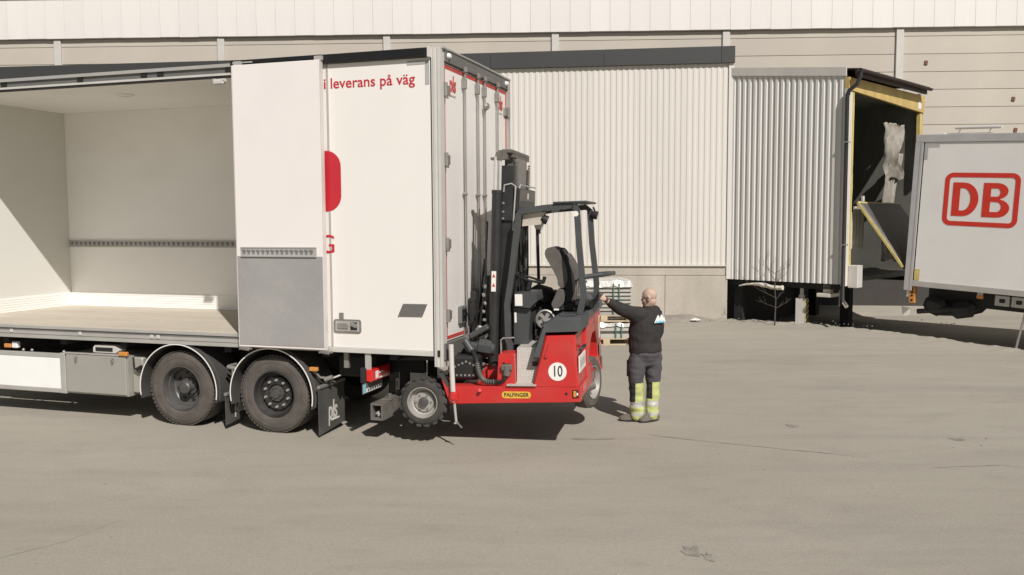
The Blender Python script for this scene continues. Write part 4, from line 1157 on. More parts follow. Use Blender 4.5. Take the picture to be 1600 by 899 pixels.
MB().obox((1.42, 1.18, 1.40), (0.46, 0.55, 0.62), (0, 0, 0), 0.08).obox((1.28, 0.98, 1.68), (0.34, 0.3, 0.20), (0.2, 0.3, 0), 0.08).build('engine_cover', 'seat_dark', F, 60)
bx('engine', 'black_matt', F, 1.0, 0.90, 0.72, 1.58, 2.10, 1.25, bev=0.04)
bx('oil_tank', 'red_paint', F, 1.0, 1.75, 1.25, 1.60, 2.22, 1.42, bev=0.04)
# round fan cover with dark spokes
fc = MB().lathe([(0.0, 0.03), (0.03, 0.03), (0.03, 0.012), (0.095, 0.012), (0.10, 0.035), (0.115, 0.03), (0.118, 0.0)], (1.385, 0.56, 1.42), (0.15, -1, 0.1), 30).build('fan_cover', 'steel_dull', F)
dn = Vector((0.15, -1, 0.1)).normalized(); uu = dn.orthogonal().normalized(); ww = dn.cross(uu)
for k in range(5):
    a = 2 * math.pi * k / 5 + 0.3
    p = Vector((1.385, 0.56, 1.42)) + dn * 0.0135
    d1 = uu * math.cos(a) + ww * math.sin(a); d2 = uu * math.cos(a + 0.38) + ww * math.sin(a + 0.38)
    d0 = uu * math.cos(a - 0.38) + ww * math.sin(a - 0.38)
    MB().raw([p + d1 * 0.033, p + d0 * 0.088, p + d1 * 0.092, p + d2 * 0.088], [(0, 1, 2, 3)]).build('fan_opening', 'black', fc, 0)
# --- mast, leaning slightly to the tail
ML = Matrix.Translation((0.685, 0, 1.0)) @ Matrix.Rotation(0.055, 4, 'Y')   # local z=0 is 1 m up
def mast(b, name, mats, parent, smooth=35):
    bmesh.ops.transform(b.bm, matrix=ML, verts=b.bm.verts[:])
    return b.build(name, mats, parent, smooth)
mst = None
for (y, s) in ((0.47, 1), (1.47, -1)):
    b = MB()
    for (x0, x1, ya, yb) in ((0.12, 0.26, 0, 0.025), (0.12, 0.145, 0.025, 0.09), (0.235, 0.26, 0.025, 0.09)):
        b.box(x0, y + s * ya, -0.35, x1, y + s * yb, 2.26)
    mast(b, 'outer_rail', 'mast_black', F, 0)
    b = MB()
    for (x0, x1, ya, yb) in ((0.135, 0.225, 0.095, 0.12), (0.135, 0.155, 0.12, 0.19), (0.205, 0.225, 0.12, 0.19)):
        b.box(x0, y + s * ya, -0.30, x1, y + s * yb, 2.36)
    mast(b, 'inner_rail', 'mast_grey', F, 0)
    b = MB().cyl((0.085, y - s * 0.05, -0.1), (0.085, y - s * 0.05, 1.93), 0.062, n=18).cyl((0.085, y - s * 0.05, 1.93), (0.085, y - s * 0.05, 1.97), 0.067, n=18)
    mast(b, 'lift_cylinder', 'mast_black', F)
    mast(MB().cyl((0.06, y - s * 0.05, 1.97), (0.06, y - s * 0.05, 2.36), 0.024, n=12).cyl((0.115, y - s * 0.04, 1.97), (0.115, y - s * 0.04, 2.36), 0.015, n=10), 'cylinder_rod', 'rod_light', F)
    b = MB().prism([(0.0, 2.35), (0.05, 2.35), (0.06, 2.40), (0.10, 2.435), (0.16, 2.435), (0.20, 2.38), (0.20, 2.33), (0.0, 2.32)], 'xz', y - 0.07, y + 0.05)
    mast(b, 'rod_head', 'mast_grey', F, 0)
b = MB().box(0.12, 0.44, 2.40, 0.25, 1.50, 2.45, bev=0.01).box(0.20, 0.50, 2.36, 0.26, 1.44, 2.40)
mast(b, 'mast_head', 'mast_grey', F, 0)
mast(MB().box(0.245, 0.66, 1.6, 0.262, 1.28, 2.36), 'back_plate', 'steel_dull', F, 0)
b = MB().box(0.27, 0.46, 1.72, 0.34, 1.50, 2.0, bev=0.01).box(0.10, 0.44, 1.62, 0.27, 0.458, 2.02)
mast(b, 'cross_box', 'mast_black', F, 0)
mast(MB().box(0.3405, 0.50, 1.85, 0.345, 1.46, 1.985), 'cross_plate', 'mast_grey', F, 0)
mast(MB().box(0.3455, 0.95, 1.88, 0.347, 1.02, 1.95), 'mast_label', 'label_white', F, 0)
mast(MB().tube([(0.16, 0.43, 1.95), (0.17, 0.42, 2.03), (0.25, 0.43, 2.05), (0.30, 0.44, 2.02), (0.28, 0.435, 1.5)], 0.010, 8).tube([(0.33, 0.5, 2.0), (0.345, 0.5, 2.035), (0.345, 1.46, 2.035)], 0.009, 8), 'pressure_pipe', 'alu', F)
for y in (0.60, 1.34):
    b = MB()
    z = -0.2
    while z < 2.3:
        b.box(0.265, y - 0.02, z, 0.29, y + 0.02, z + 0.022); z += 0.03
    mast(b, 'lift_chain', 'mast_grey', F, 0)["kind"] = "stuff"
b = MB()
for k, (y, dx) in enumerate(((0.52, 0.30), (0.72, 0.30), (0.80, 0.31), (1.05, 0.29), (1.15, 0.31), (1.22, 0.30))):
    b.tube([(dx, y, 1.7), (dx + 0.02, y + 0.01, 1.0), (dx + 0.01, y - 0.01, 0.3), (dx + 0.06, y, -0.1)], 0.012, 6)
mast(b, 'mast_hoses', 'black', F)
mast(MB().box(0.055, 0.352, 0.78, 0.11, 0.356, 1.02), 'warning_label', 'label_white', F, 0)
for z in (0.97, 0.86): mast(MB().prism([(0.062, z - 0.022), (0.103, z - 0.022), (0.0825, z + 0.022)], 'xz', 0.349, 0.3515), 'warning_sign', 'red_tape', F, 0)
for z in (1.72, 1.82, 1.64): mast(MB().cyl((0.16, 0.445, z), (0.16, 0.43, z), 0.014, n=8), 'mast_bolt', 'steel', F)
for z in (0.2, 0.8):
    mast(MB().box(0.14, 0.50, z, 0.25, 1.44, z + 0.10), 'mast_brace', 'mast_black', F, 0)
mast(MB().tube([(0.13, 0.42, -0.28), (0.12, 0.38, -0.33), (0.17, 0.37, -0.36)], 0.014, 8), 'cylinder_pipe', 'alu', F)
# carriage with side-shift and forks towards the truck
b = MB()
b.box(-0.02, 0.55, 0.10, 0.05, 1.40, 0.20).box(-0.02, 0.55, 0.48, 0.05, 1.40, 0.58)
for y in (0.60, 0.82, 1.10, 1.34): b.box(-0.06, y - 0.025, -0.05, 0.04, y + 0.025, 0.95)
mast(b, 'carriage', 'mast_black', F, 0)
b = MB()
b.tube([(-0.14, 0.62, 0.1), (-0.16, 0.6, 0.5), (-0.12, 0.62, 0.9), (-0.10, 0.64, 1.15)], 0.016, 6).tube([(-0.07, 0.5, 0.0), (-0.10, 0.48, 0.4), (-0.06, 0.5, 0.8), (-0.05, 0.52, 1.6)], 0.013, 6)
b.tube([(-0.20, 0.55, 0.15), (-0.18, 0.55, 0.45), (-0.06, 0.55, 0.62)], 0.018, 6)
b.tube([(-0.22, 0.5, 0.38), (-0.24, 0.48, 0.62), (-0.17, 0.48, 0.66), (-0.16, 0.5, 0.45)], 0.014, 6)
mast(b, 'carriage_hoses', 'black', F)
b = MB()
for k in range(9): b.obox((-0.05 - 0.02 * (k % 2), 0.50, 0.02 + 0.10 * k), (0.035, 0.04, 0.05), (0, 0.4 * k, 0), 0.008)
b.obox((-0.10, 0.47, 0.30), (0.10, 0.05, 0.10), (0, 0.5, 0), 0.02).obox((-0.04, 0.47, 0.22), (0.14, 0.06, 0.05), (0, -0.5, 0), 0.012).obox((-0.12, 0.46, -0.06), (0.22, 0.05, 0.05), (0, 0.55, 0), 0.01)
mast(b, 'carriage_fitting', 'steel_dull', F)
for y in (0.75, 1.25):
    b = MB().box(0.44, y - 0.07, 0.93, 0.50, y + 0.07, 1.75)
    b.box(-0.75, y - 0.07, 0.90, 0.50, y + 0.07, 0.94)
    b.build('fork_arm', 'mast_black', F, 0)
MB().obox((0.62, 0.36, 1.30), (0.26, 0.10, 0.07), (0, -0.5, 0), 0.015).obox((0.55, 0.42, 1.12), (0.24, 0.2, 0.10), (0, 0.2, 0), 0.03).build('link_arm', 'guard_grey', F)
# ================================================================ LOADING DOCK HOUSE (local x along its mouth, y towards the warehouse)
dock = empty('dock_house', (7.84, 20.68, 0), (0, 0, math.radians(45)), "grey corrugated loading dock house raised on legs with a brown tiled roof", "dock house")
D = dock
def rz(y): return 6.02 + 0.115 * y
x = 0.0
DP = 0.150
while x < 3.2:
    e = min(3.22, x + DP * 6)
    corrugated(x + 0.001, e, 1.07, 6.0, DP, 0.028, y=0.0, axis='y', top=rz).build('wall_sheet', 'dock_sheet', D, 0)
    x += DP * 6
b = MB().raw([(0.012, 0, 1.07), (0.012, 3.4, 1.07), (0.012, 3.4, rz(3.4)), (0.012, 0, rz(0)), (0.10, 0, 1.07), (0.10, 3.4, 1.07), (0.10, 3.4, rz(3.4)), (0.10, 0, rz(0))],
             [(0, 1, 2, 3), (7, 6, 5, 4), (0, 4, 5, 1), (1, 5, 6, 2), (2, 6, 7, 3), (3, 7, 4, 0)])
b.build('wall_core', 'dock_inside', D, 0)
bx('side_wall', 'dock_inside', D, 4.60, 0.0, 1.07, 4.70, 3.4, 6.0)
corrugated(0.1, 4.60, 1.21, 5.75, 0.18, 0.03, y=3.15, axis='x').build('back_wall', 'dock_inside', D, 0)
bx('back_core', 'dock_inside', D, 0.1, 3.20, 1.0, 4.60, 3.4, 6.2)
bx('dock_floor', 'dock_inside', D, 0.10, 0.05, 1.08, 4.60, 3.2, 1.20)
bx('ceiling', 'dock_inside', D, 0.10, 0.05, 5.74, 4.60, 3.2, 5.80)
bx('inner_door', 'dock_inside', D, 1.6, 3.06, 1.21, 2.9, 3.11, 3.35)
MB().prism([(-0.02, rz(-0.02) - 0.06), (3.25, rz(3.25) - 0.05), (3.25, rz(3.25) + 0.15), (-0.02, rz(-0.02) + 0.14)], 'yz', -0.06, 0.0).build('top_flashing', 'post_paint', D, 0)
# roof: brown profiled tiles
b = MB(); v, f = [], []
nx = 27 * 6
for i in range(nx + 1):
    x = 0.005 + 4.36 * i / nx
    w = 0.030 * abs(math.sin(math.pi * (i / 6.0)))
    for (y, dz) in ((-0.34, 0), (3.4, 0)):
        v.append((x, y, rz(y) + 0.105 + w)); v.append((x, y, rz(y) + 0.085 + w))
for i in range(nx):
    a, c = 4 * i, 4 * (i + 1)
    f += [(a, c, c + 2, a + 2), (a + 1, a + 3, c + 3, c + 1), (a, a + 1, c + 1, c), (a + 2, c + 2, c + 3, a + 3)]
b.raw(v, f).build('roof_tiles', 'roof_brown', D, 0)
bx('eaves_board', 'roof_brown', D, 0.0, -0.28, 5.93, 4.34, -0.22, 6.06)
b = MB()
pts = [(0.06 * math.cos(t), 0.06 * math.sin(t)) for t in [math.pi + math.pi * k / 8 for k in range(9)]]
inner = [(0.052 * math.cos(t), 0.052 * math.sin(t)) for t in [2 * math.pi - math.pi * k / 8 for k in range(9)]]
b.prism([(-0.36 + a, 6.07 + c) for a, c in pts + inner], 'yz', -0.10, 4.38)
b.build('gutter', 'roof_brown', D)
MB().tube([(-0.02, -0.36, 6.03), (-0.025, -0.35, 5.90), (-0.06, -0.28, 5.72), (-0.09, -0.12, 5.60), (-0.10, -0.09, 5.48), (-0.10, -0.09, 3.2), (-0.10, -0.09, 0.72), (-0.13, -0.14, 0.64)], 0.047, 12).build('downpipe', 'pipe_dark', D)
MB().tube([(-0.128, -0.137, 0.645), (-0.19, -0.23, 0.57)], 0.05, 12).build('pipe_shoe', 'chrome', D)
b = MB()
for z in (4.4, 2.0): b.box(-0.16, -0.15, z, -0.01, -0.03, z + 0.03)
b.build('pipe_clip', 'steel', D, 0)
# mouth: jambs with yellow foam edges, yellow header
bx('jamb_board', 'cream_board', D, -0.035, -0.06, 1.02, 0.26, 0.0, 5.66, bev=0.004)
def foam(x0, x1, z0, z1, seed):
    b = MB(); secs = []
    n = 46
    for k in range(n + 1):
        z = z0 + (z1 - z0) * k / n
        wv = 0.022 * noise.noise(Vector((seed, z * 2.2, 0))) + 0.012 * noise.noise(Vector((seed, z * 7, 3)))
        secs.append([(x0, -0.075, z), (x1 + wv, -0.075, z), (x1 + wv - 0.015, 0.02, z), (x0, 0.02, z)])
    b.loft(secs); return b
foam(0.261, 0.325, 1.35, 5.60, 1.0).build('foam_edge', 'edge_yellow', D, 0)
foam(4.46, 4.57, 3.6, 5.45, 4.0).build('foam_edge', 'edge_yellow', D, 0)
bx('jamb_board', 'dock_yellow', D, 4.58, -0.05, 1.05, 4.72, 0.0, 5.92)
hb = MB().raw([(-0.03, -0.09, 5.64), (4.70, -0.09, 5.48), (4.70, -0.09, 5.93), (-0.03, -0.09, 5.93), (-0.03, 0.0, 5.64), (4.70, 0.0, 5.48), (4.70, 0.0, 5.93), (-0.03, 0.0, 5.93)],
              [(0, 1, 2, 3), (7, 6, 5, 4), (0, 4, 5, 1), (1, 5, 6, 2), (2, 6, 7, 3), (3, 7, 4, 0)]).build('header_board', 'dock_yellow', D, 0)
bx('header_sign', 'label_white', hb, 4.25, -0.098, 5.56, 4.45, -0.092, 5.76)
MB().box(0.22, -0.30, 0.98, 0.50, -0.065, 1.52, bev=0.01).build('control_box', 'alu_light', D)
# supports and beams below the floor
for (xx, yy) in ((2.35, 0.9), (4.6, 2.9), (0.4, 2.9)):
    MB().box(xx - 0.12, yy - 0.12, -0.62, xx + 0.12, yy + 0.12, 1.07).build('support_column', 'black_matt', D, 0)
MB().box(-0.02, 0.25, 0.74, 0.5, 0.60, 0.83, bev=0.01).box(0.12, 0.32, 0.83, 0.28, 0.5, 1.07).build('beam_shoe', 'cream_board', D, 0)
bx('floor_beam', 'black_matt', D, 0.12, 0.1, 0.92, 0.3, 3.2, 1.07)
bx('floor_beam', 'black_matt', D, 4.5, 0.1, 0.92, 4.7, 3.2, 1.07)
bx('gap_shade_sheet', 'black', D, -0.1, 3.3, -0.62, 5.5, 3.4, 1.2)  # black sheet added to paint the shade in the gap below the dock
# torn tarpaulin hanging down the inside of the mouth
def drape(name, x0, x1, z0, z1, seed, y0, mats='tarp', amp=0.10, ragged=0.25):
    b = MB(); nu, nv = 26, 34; v, f = [], []
    for j in range(nv + 1):
        t = j / nv
        for i in range(nu + 1):
            u = i / nu
            xx = x0 + (x1 - x0) * u * (0.8 + 0.2 * math.cos(t * 6)) + 0.08 * noise.noise(Vector((seed, t * 2.5, u)))
            lo = z0 + ragged * noise.noise(Vector((seed + 5, u * 6, 0)))
            zz = z1 + (lo - z1) * t
            yy = y0 + amp * (math.sin(u * 44 + seed + 2.6 * noise.noise(Vector((t * 2, u * 2, seed)))) * 0.55 + noise.noise(Vector((u * 6, t * 5, seed))) + 0.25 * noise.noise(Vector((u * 12, t * 7, seed))))
            v.append((xx, yy, zz))
    for j in range(nv):
        for i in range(nu):
            a = j * (nu + 1) + i
            f.append((a, a + 1, a + nu + 2, a + nu + 1))
    b.raw(v, f)
    o = b.build(name, mats, None, 60)
    sm = o.modifiers.new('solid', 'SOLIDIFY'); sm.thickness = 0.012
    o.location = dock.location; o.rotation_euler = dock.rotation_euler
    return o
tag(drape('torn_tarpaulin', 3.1, 4.45, 3.7, 5.15, 1.5, 0.30, amp=0.08, ragged=0.2), "crumpled pale tarpaulin torn loose in the mouth of the loading dock", "tarpaulin")
tag(drape('hanging_curtain', 3.3, 4.45, 1.5, 4.4, 7.2, 0.38, amp=0.06, ragged=0.1), "pale folded curtain hanging below the torn tarpaulin in the dock", "curtain")
ss = empty('sunlit_strips', dock.location, dock.rotation_euler, "four added pale strips of rising height standing for sunlit wall ribs inside the dock mouth", "painted sunlight")
for k, xx in enumerate((0.58, 0.80, 1.02, 1.24)):  # pale strips added in place of sunlit ribs on the back wall
    bx('sunlit_strip', 'cream_board', ss, xx, 0.06, 1.9, xx + 0.11, 0.10, 2.80 + 0.13 * k)
bx('strip_rail', 'cream_board', ss, 0.50, 0.101, 2.0, 1.42, 0.13, 2.1)

# striped jack under the dock house
jk = empty('striped_jack', (7.24, 21.66, 0), (0, 0, -0.6), "grey support post with black and yellow stripes under the dock house", "post")
bx('post', 'post_paint', jk, -0.12, -0.12, -0.55, 0.12, 0.12, 0.66, bev=0.006)
bx('stripe_board', 'edge_yellow', jk, 0.121, -0.125, 0.0, 0.135, 0.125, 0.64)
b = MB()
for k in range(5):
    z = 0.02 + 0.13 * k
    b.prism([(-0.125, z), (0.125, z + 0.10), (0.125, min(0.64, z + 0.165)), (-0.125, z + 0.06)], 'yz', 0.1355, 0.138)
b.build('black_stripe', 'black', jk, 0)
MB().cyl((0, 0, 0.66), (0, 0, 1.06), 0.045, n=12).cyl((0, 0, 0.66), (0, 0, 0.74), 0.075, n=12).build('jack_screw', 'post_paint', jk)

# pale insulation hanging from the lower edge of the dock house wall
b = MB(); pts, rr_ = [], []
for k in range(16):
    t = k / 15
    p = Vector((5.85 + 0.86 * t, 22.35 - 0.85 * t, 0.98 + 0.05 * math.sin(t * 5) - 0.06 * (1 - t)))
    pts.append(p); rr_.append(0.018 + 0.05 * t * (1 - 0.3 * math.sin(9 * t)))
b.tube(pts, rr_, 10)
for v in b.bm.verts: v.co += Vector((0, 0, 0.02 * noise.noise(v.co * 9)))
tag(b.build('insulation_strip', 'ice', None), "pale torn insulation strip hanging under the dock house wall", "insulation")

# bare sapling in front of the dark gap
sap = empty('bare_sapling', (6.50, 21.42, 0.08), (0, 0, 0), "thin leafless sapling in front of the dark gap under the dock house", "sapling")
MB().tube([(0, 0, -0.1), (0.015, 0, 0.5), (-0.01, 0.01, 0.9), (0.01, 0, 1.25), (0.0, 0.0, 1.6)], [0.019, 0.016, 0.013, 0.008, 0.003], 6).build('trunk', 'bark', sap)
rs = random.Random(11)
b = MB()
def twig(p, d, L, r, depth):
    pts = [p]; q = p.copy(); dd = d.copy()
    for k in range(4):
        dd = (dd + Vector((rs.uniform(-.34, .34), rs.uniform(-.3, .3), rs.uniform(-.2, .34)))).normalized()
        q = q + dd * (L / 4); pts.append(q.copy())
    b.tube(pts, [r, r * .85, r * .65, r * .45, r * .2], 5)
    if depth:
        for k in range(3):
            s = pts[rs.randint(1, 3)]
            twig(s, (dd + Vector((rs.uniform(-.8, .8), rs.uniform(-.5, .5), rs.uniform(-.1, .7)))).normalized(), L * rs.uniform(.35, .6), r * .55, depth - 1)
for (z, dx, L) in ((0.38, -1.0, .42), (0.62, -1.0, 0.95), (0.80, -1.0, 1.0), (0.55, 0.8, .35), (0.35, 0.6, .42), (1.05, -0.7, .8), (1.0, 0.7, .6), (1.2, -0.5, .5), (1.25, 0.6, .4)):
    twig(Vector((0.0, 0, z)), Vector((dx, rs.uniform(-.3, .1), 0.34)).normalized(), L, 0.0075, 2)
b.build('branches', 'bark', sap)["kind"] = "stuff"

# ================================================================ TRAILER backed towards the dock (local x runs to its nose)
trl = empty('swap_trailer', (9.13, 20.2, 1.08), (0, 0.052, math.radians(-45)), "pale grey box trailer with a red framed logo backed towards the dock", "trailer")
R = trl
LEN = 6.3
sd = bx('side_panel', 'trailer_side', R, 0.20, 0.012, 0.13, LEN, 0.05, 3.28)
bx('side_panel', 'trailer_side', R, 0.20, 2.49, 0.13, LEN, 2.53, 3.28)
bx('roof', 'trailer_side', R, 0.0, 0.05, 3.36, LEN, 2.5, 3.44)
bx('floor', 'trailer_kit', R, 0.0, 0.05, 0.02, LEN, 2.5, 0.12)
bx('front_wall', 'trailer_side', R, LEN - 0.06, 0.05, 0.125, LEN + 0.01, 2.49, 3.35)
bx('rear_door', 'trailer_frame', R, 0.02, 0.12, 0.125, 0.07, 2.42, 3.355)
bx('top_rail', 'trailer_frame', R, 0.0, -0.01, 3.285, LEN, 0.06, 3.46, bev=0.008)
bx('top_rail', 'trailer_frame', R, 0.0, 2.48, 3.285, LEN, 2.55, 3.46, bev=0.008)
bx('bottom_rail', 'alu', R, 0.17, -0.012, 0.0, LEN, 0.06, 0.128, bev=0.006)
bx('bottom_rail', 'alu', R, 0.17, 2.48, 0.0, LEN, 2.55, 0.128, bev=0.006)
b = MB()
for (x0, x1, d) in ((0.0, 0.075, 0.008), (0.078, 0.12, 0.0), (0.122, 0.168, 0.006)): b.box(x0, -0.012 - d, -0.10, x1, 0.11, 3.284)
b.build('corner_post', 'trailer_frame', R, 0)
bx('corner_post', 'trailer_frame', R, 0.0, 2.43, -0.1, 0.17, 2.55, 3.284)
flat('corner_mark', [[(0.215, 2.90), (0.215, 3.235), (0.52, 3.235), (0.52, 3.175), (0.275, 3.175), (0.275, 2.90)]], (0, 0.009, 0), RX, RU, 'trailer_frame', sd)
bx('reflector', 'edge_yellow', sd, 0.20, 0.004, 0.15, 0.32, 0.011, 0.40)
# the framed red letters
LX0, LX1, LZ0, LZ1 = 0.70, 2.22, 1.44, 2.61
flat('logo_frame', [rrect(LX0, LZ0, LX1, LZ1, 0.17, 8), rrect(LX0 + 0.10, LZ0 + 0.10, LX1 - 0.10, LZ1 - 0.10, 0.075, 8)], (0, 0.008, 0), RX, RU, 'db_red', sd)
za, zb = LZ0 + 0.215, LZ1 - 0.215
hm = (za + zb) / 2
def dshape(x0, w, t):
    ry = (zb - za) / 2
    out = [(x0, za), (x0 + w * 0.42, za)] + arc(x0 + w * 0.42, hm, w * 0.58, -90, 90, 14, ry) + [(x0, zb)]
    inn = [(x0 + t, za + t * .8), (x0 + t, zb - t * .8)] + list(reversed(arc(x0 + w * 0.40, hm, w * 0.60 - t * 1.05, -90, 90, 14, ry - t * .8)))
    return [out, inn]
def bshape(x0, w, t):
    zm = hm + 0.02
    r1, r2 = (zb - zm) / 2, (zm - za) / 2
    out = [(x0, za), (x0 + w * 0.55, za)] + arc(x0 + w * 0.55, za + r2, w * 0.45, -90, 78, 10, r2) + arc(x0 + w * 0.50, zb - r1, w * 0.42, -70, 90, 10, r1) + [(x0, zb)]
    c1 = [(x0 + t, zm + t * .36), (x0 + t, zb - t * .75)] + list(reversed(arc(x0 + w * 0.50, zm + (zb - zm) / 2 - t * .19, w * .42 - t, -90, 90, 8, (zb - zm) / 2 - t * .56)))
    c2 = [(x0 + t, za + t * .75), (x0 + t, zm - t * .36)] + list(reversed(arc(x0 + w * 0.52, za + (zm - za) / 2 + t * .19, w * .46 - t, -90, 90, 8, (zm - za) / 2 - t * .56)))
    return [out, c1, c2]
flat('lettering', dshape(0.88, 0.54, 0.155), (0, 0.008, 0), RX, RU, 'db_red', sd)
flat('lettering', bshape(1.505, 0.54, 0.155), (0, 0.008, 0), RX, RU, 'db_red', sd)
# roof fittings
MB().cyl((0.78, 0.12, 3.60), (1.72, 0.12, 3.60), 0.035, n=12).build('roof_lamp', 'alu_light', R)
MB().tube([(0.90, 0.12, 3.59), (0.84, 0.12, 3.45)], 0.012, 6).tube([(1.52, 0.12, 3.59), (1.46, 0.12, 3.45)], 0.012, 6).build('lamp_bracket', 'steel', R)
bx('roof_plate', 'trailer_frame', R, 0.62, 0.08, 3.462, 1.55, 0.4, 3.485)
bx('roof_strip', 'bare_white', R, 0.22, 0.06, 3.462, 0.58, 0.3, 3.49)
# tail lift half raised towards the dock
a0, a1 = Vector((-0.06, 0, 0.36)), Vector((-1.26, 0, 1.83))
dl = (a1 - a0).normalized(); nl = Vector((dl.z, 0, -dl.x))
def strip(name, mats, p, q, y0, y1, t, par):
    p, q = Vector(p), Vector(q)
    v = []
    for yy in (y0, y1):
        for w in (p, q, q + nl * t, p + nl * t): v.append((w.x, yy, w.z))
    return MB().raw(v, [(0, 1, 2, 3), (7, 6, 5, 4), (0, 4, 5, 1), (1, 5, 6, 2), (2, 6, 7, 3), (3, 7, 4, 0)]).build(name, mats, par, 0)
tl_ = strip('tail_lift', 'lift_plate', a0, a1, 0.04, 2.5, 0.05, R)
strip('lift_edge', 'edge_yellow', a0 + dl * 0.05, a1, -0.002, 0.038, 0.055, tl_)
strip('lift_edge', 'edge_yellow', a1, a1 + dl * 0.035, -0.002, 2.5, 0.055, tl_)
strip('lift_rib', 'steel_dull', a0 + nl * 0.052 + dl * 0.25, a1 + nl * 0.052 - dl * 0.03, 0.05, 0.16, 0.006, tl_)
# lamps and running gear in the shade
tlm = MB().box(0.10, 0.06, -0.40, 0.24, 0.16, -0.02, bev=0.01).build('tail_lamp', 'lens_amber', R)
b = MB()
for z in (-0.08, -0.15, -0.22, -0.33): b.cyl((0.17, 0.061, z), (0.17, 0.052, z), 0.026, n=10)
b.build('lamp_dot', 'black', tlm)
bx('lamp_bracket', 'label_white', R, 0.04, 0.08, -0.26, 0.098, 0.14, -0.02)
for y in (0.75, 1.65): bx('chassis_rail', 'trailer_kit', R, 0.30, y, -0.42, LEN, y + 0.15, -0.0)
MB().obox((0.85, 1.2, -0.50), (0.9, 1.2, 0.34), (0, -0.1, 0), 0.10).obox((0.55, 0.5, -0.45), (0.5, 0.3, 0.42), (0, 0.3, 0), 0.12).obox((1.15, 0.55, -0.48), (0.55, 0.35, 0.38), (0, -0.25, 0), 0.12).cyl((0.2, 0.4, -0.62), (1.3, 0.4, -0.42), 0.06, n=10).build('lift_gear', 'trailer_kit', R)
MB().prism([(-0.10, -0.52), (0.10, -0.55), (0.08, -0.70), (0.02, -0.74), (-0.06, -0.72)], 'xz', 0.20, 0.23).build('lamp_shield', 'label_white', R, 0)
bx('side_marker', 'lens_amber', R, 1.55, 0.05, -0.14, 1.68, 0.09, -0.06)
bx('marker_bracket', 'alu', R, 1.56, 0.06, -0.058, 1.67, 0.10, -0.0)
for x in (1.90, 2.23, 2.60):
    cb_ = bx('stow_box', 'alu', R, x, 0.12, -0.26, x + 0.29, 0.9, -0.03, bev=0.008)
    MB().prism(rrect(x + 0.09, -0.19, x + 0.21, -0.10, 0.03), 'xz', 0.112, 0.1185).build('box_handle', 'black', cb_)
MB().cyl((2.38, 0.22, -1.15), (2.50, 0.22, -0.30), 0.025, n=8).obox((2.38, 0.22, -1.16), (0.14, 0.14, 0.02)).build('support_leg', 'steel', R)
for x in (4.1, 5.4):
    for y, rz_ in ((0.06, 0), (2.48, math.pi)):
        w = empty('wheel', (x, y, -(1.08 + 0.26) / math.cos(0.052) + x * math.tan(0.052) + 0.487), (0, 0, rz_)); w.parent = R
        link('tyre', TYM, w)
        MB().lathe([(.288, .279), (.291, .292), (.283, .296), (.274, .28), (.25, .2), (.12, .2), (0, .22)], (0, 0.3, 0), (0, -1, 0), 32).build('rim', 'rim_silver', w)
# ================================================================ PALLETS behind the forklift
def pallet_load(name, loc, rot, label, layers, film_top):
    e = empty(name, loc, (0, 0, rot), label, "pallet")
    W_, D_ = 1.22, 0.82
    top = MB().box(0, 0, 0, W_, 0.125, 0.022, bev=0.003).mesh('deck_board', 'pallet_wood')
    for k in range(5): link('deck_board', top, e, (-W_ / 2, -D_ / 2 + k * (D_ - 0.125) / 4, 0.122))
    bot = MB().box(0, 0, 0, W_, 0.10, 0.022, bev=0.003).mesh('base_board', 'pallet_wood')
    for k in range(3): link('base_board', bot, e, (-W_ / 2, -D_ / 2 + k * (D_ - 0.10) / 2, 0.0))
    blk = MB().box(0, 0, 0, 0.14, 0.10, 0.10, bev=0.004).mesh('pallet_block', 'pallet_wood')
    for x in (-W_ / 2, -0.07, W_ / 2 - 0.14):
        for y in (-D_ / 2, -0.05, D_ / 2 - 0.10): link('pallet_block', blk, e, (x, y, 0.0225))
    z = 0.146
    rr = random.Random(len(label))
    for k in range(layers[0]):
        h_ = layers[1]
        j = rr.uniform(-0.012, 0.012)
        bx('goods_layer', 'goods_pale', e, -W_ / 2 + 0.03 + j, -D_ / 2 + 0.02 + abs(j), z, W_ / 2 - 0.03 + j, D_ / 2 - 0.03, z + h_ * 0.62, bev=0.004)
        bx('spacer_layer', 'goods_gap', e, -W_ / 2 + 0.05, -D_ / 2 + 0.045, z + h_ * 0.62 + 0.001, W_ / 2 - 0.05, D_ / 2 - 0.05, z + h_ - 0.001)
        z += h_
    # crumpled film over the top
    b = MB(); nx_, ny_ = 28, 18; v, f = [], []
    for i in range(nx_ + 1):
        for j in range(ny_ + 1):
            x = -W_ / 2 + W_ * i / nx_; y = -D_ / 2 + D_ * j / ny_
            ed = min(i, nx_ - i, 3) / 3 * min(j, ny_ - j, 3) / 3
            n_ = noise.noise(Vector((x * 5, y * 5, z))) * 0.035 + noise.noise(Vector((x * 13, y * 13, z))) * 0.016
            zz = z + (film_top + n_) * (0.75 + 0.25 * ed) if ed > 0 else z - 0.05 - 0.05 * noise.noise(Vector((x * 7, y * 7, 2)))
            v.append((x, y, zz))
    for i in range(nx_):
        for j in range(ny_):
            a = i * (ny_ + 1) + j
            f.append((a, a + ny_ + 1, a + ny_ + 2, a + 1))
    b.raw(v, f).build('stretch_film', 'film', e, 50)
    for x in (0.18, 0.30):
        MB().box(x, -D_ / 2 - 0.004, 0.146, x + 0.025, -D_ / 2 + 0.0, z + 0.02).build('strap', 'strap_green', e, 0)
    return e, z + film_top
PB = (1.97, 18.55, 0.0)
_, h1 = pallet_load('wrapped_pallet', PB, 0.03, "lower film-wrapped pallet on the ground behind the forklift", (2, 0.15), 0.03)
pallet_load('wrapped_pallet', (1.93, 18.57, h1 + 0.02), 0.0, "upper pallet of strapped pale sheets stacked on another pallet", (8, 0.08), 0.09)

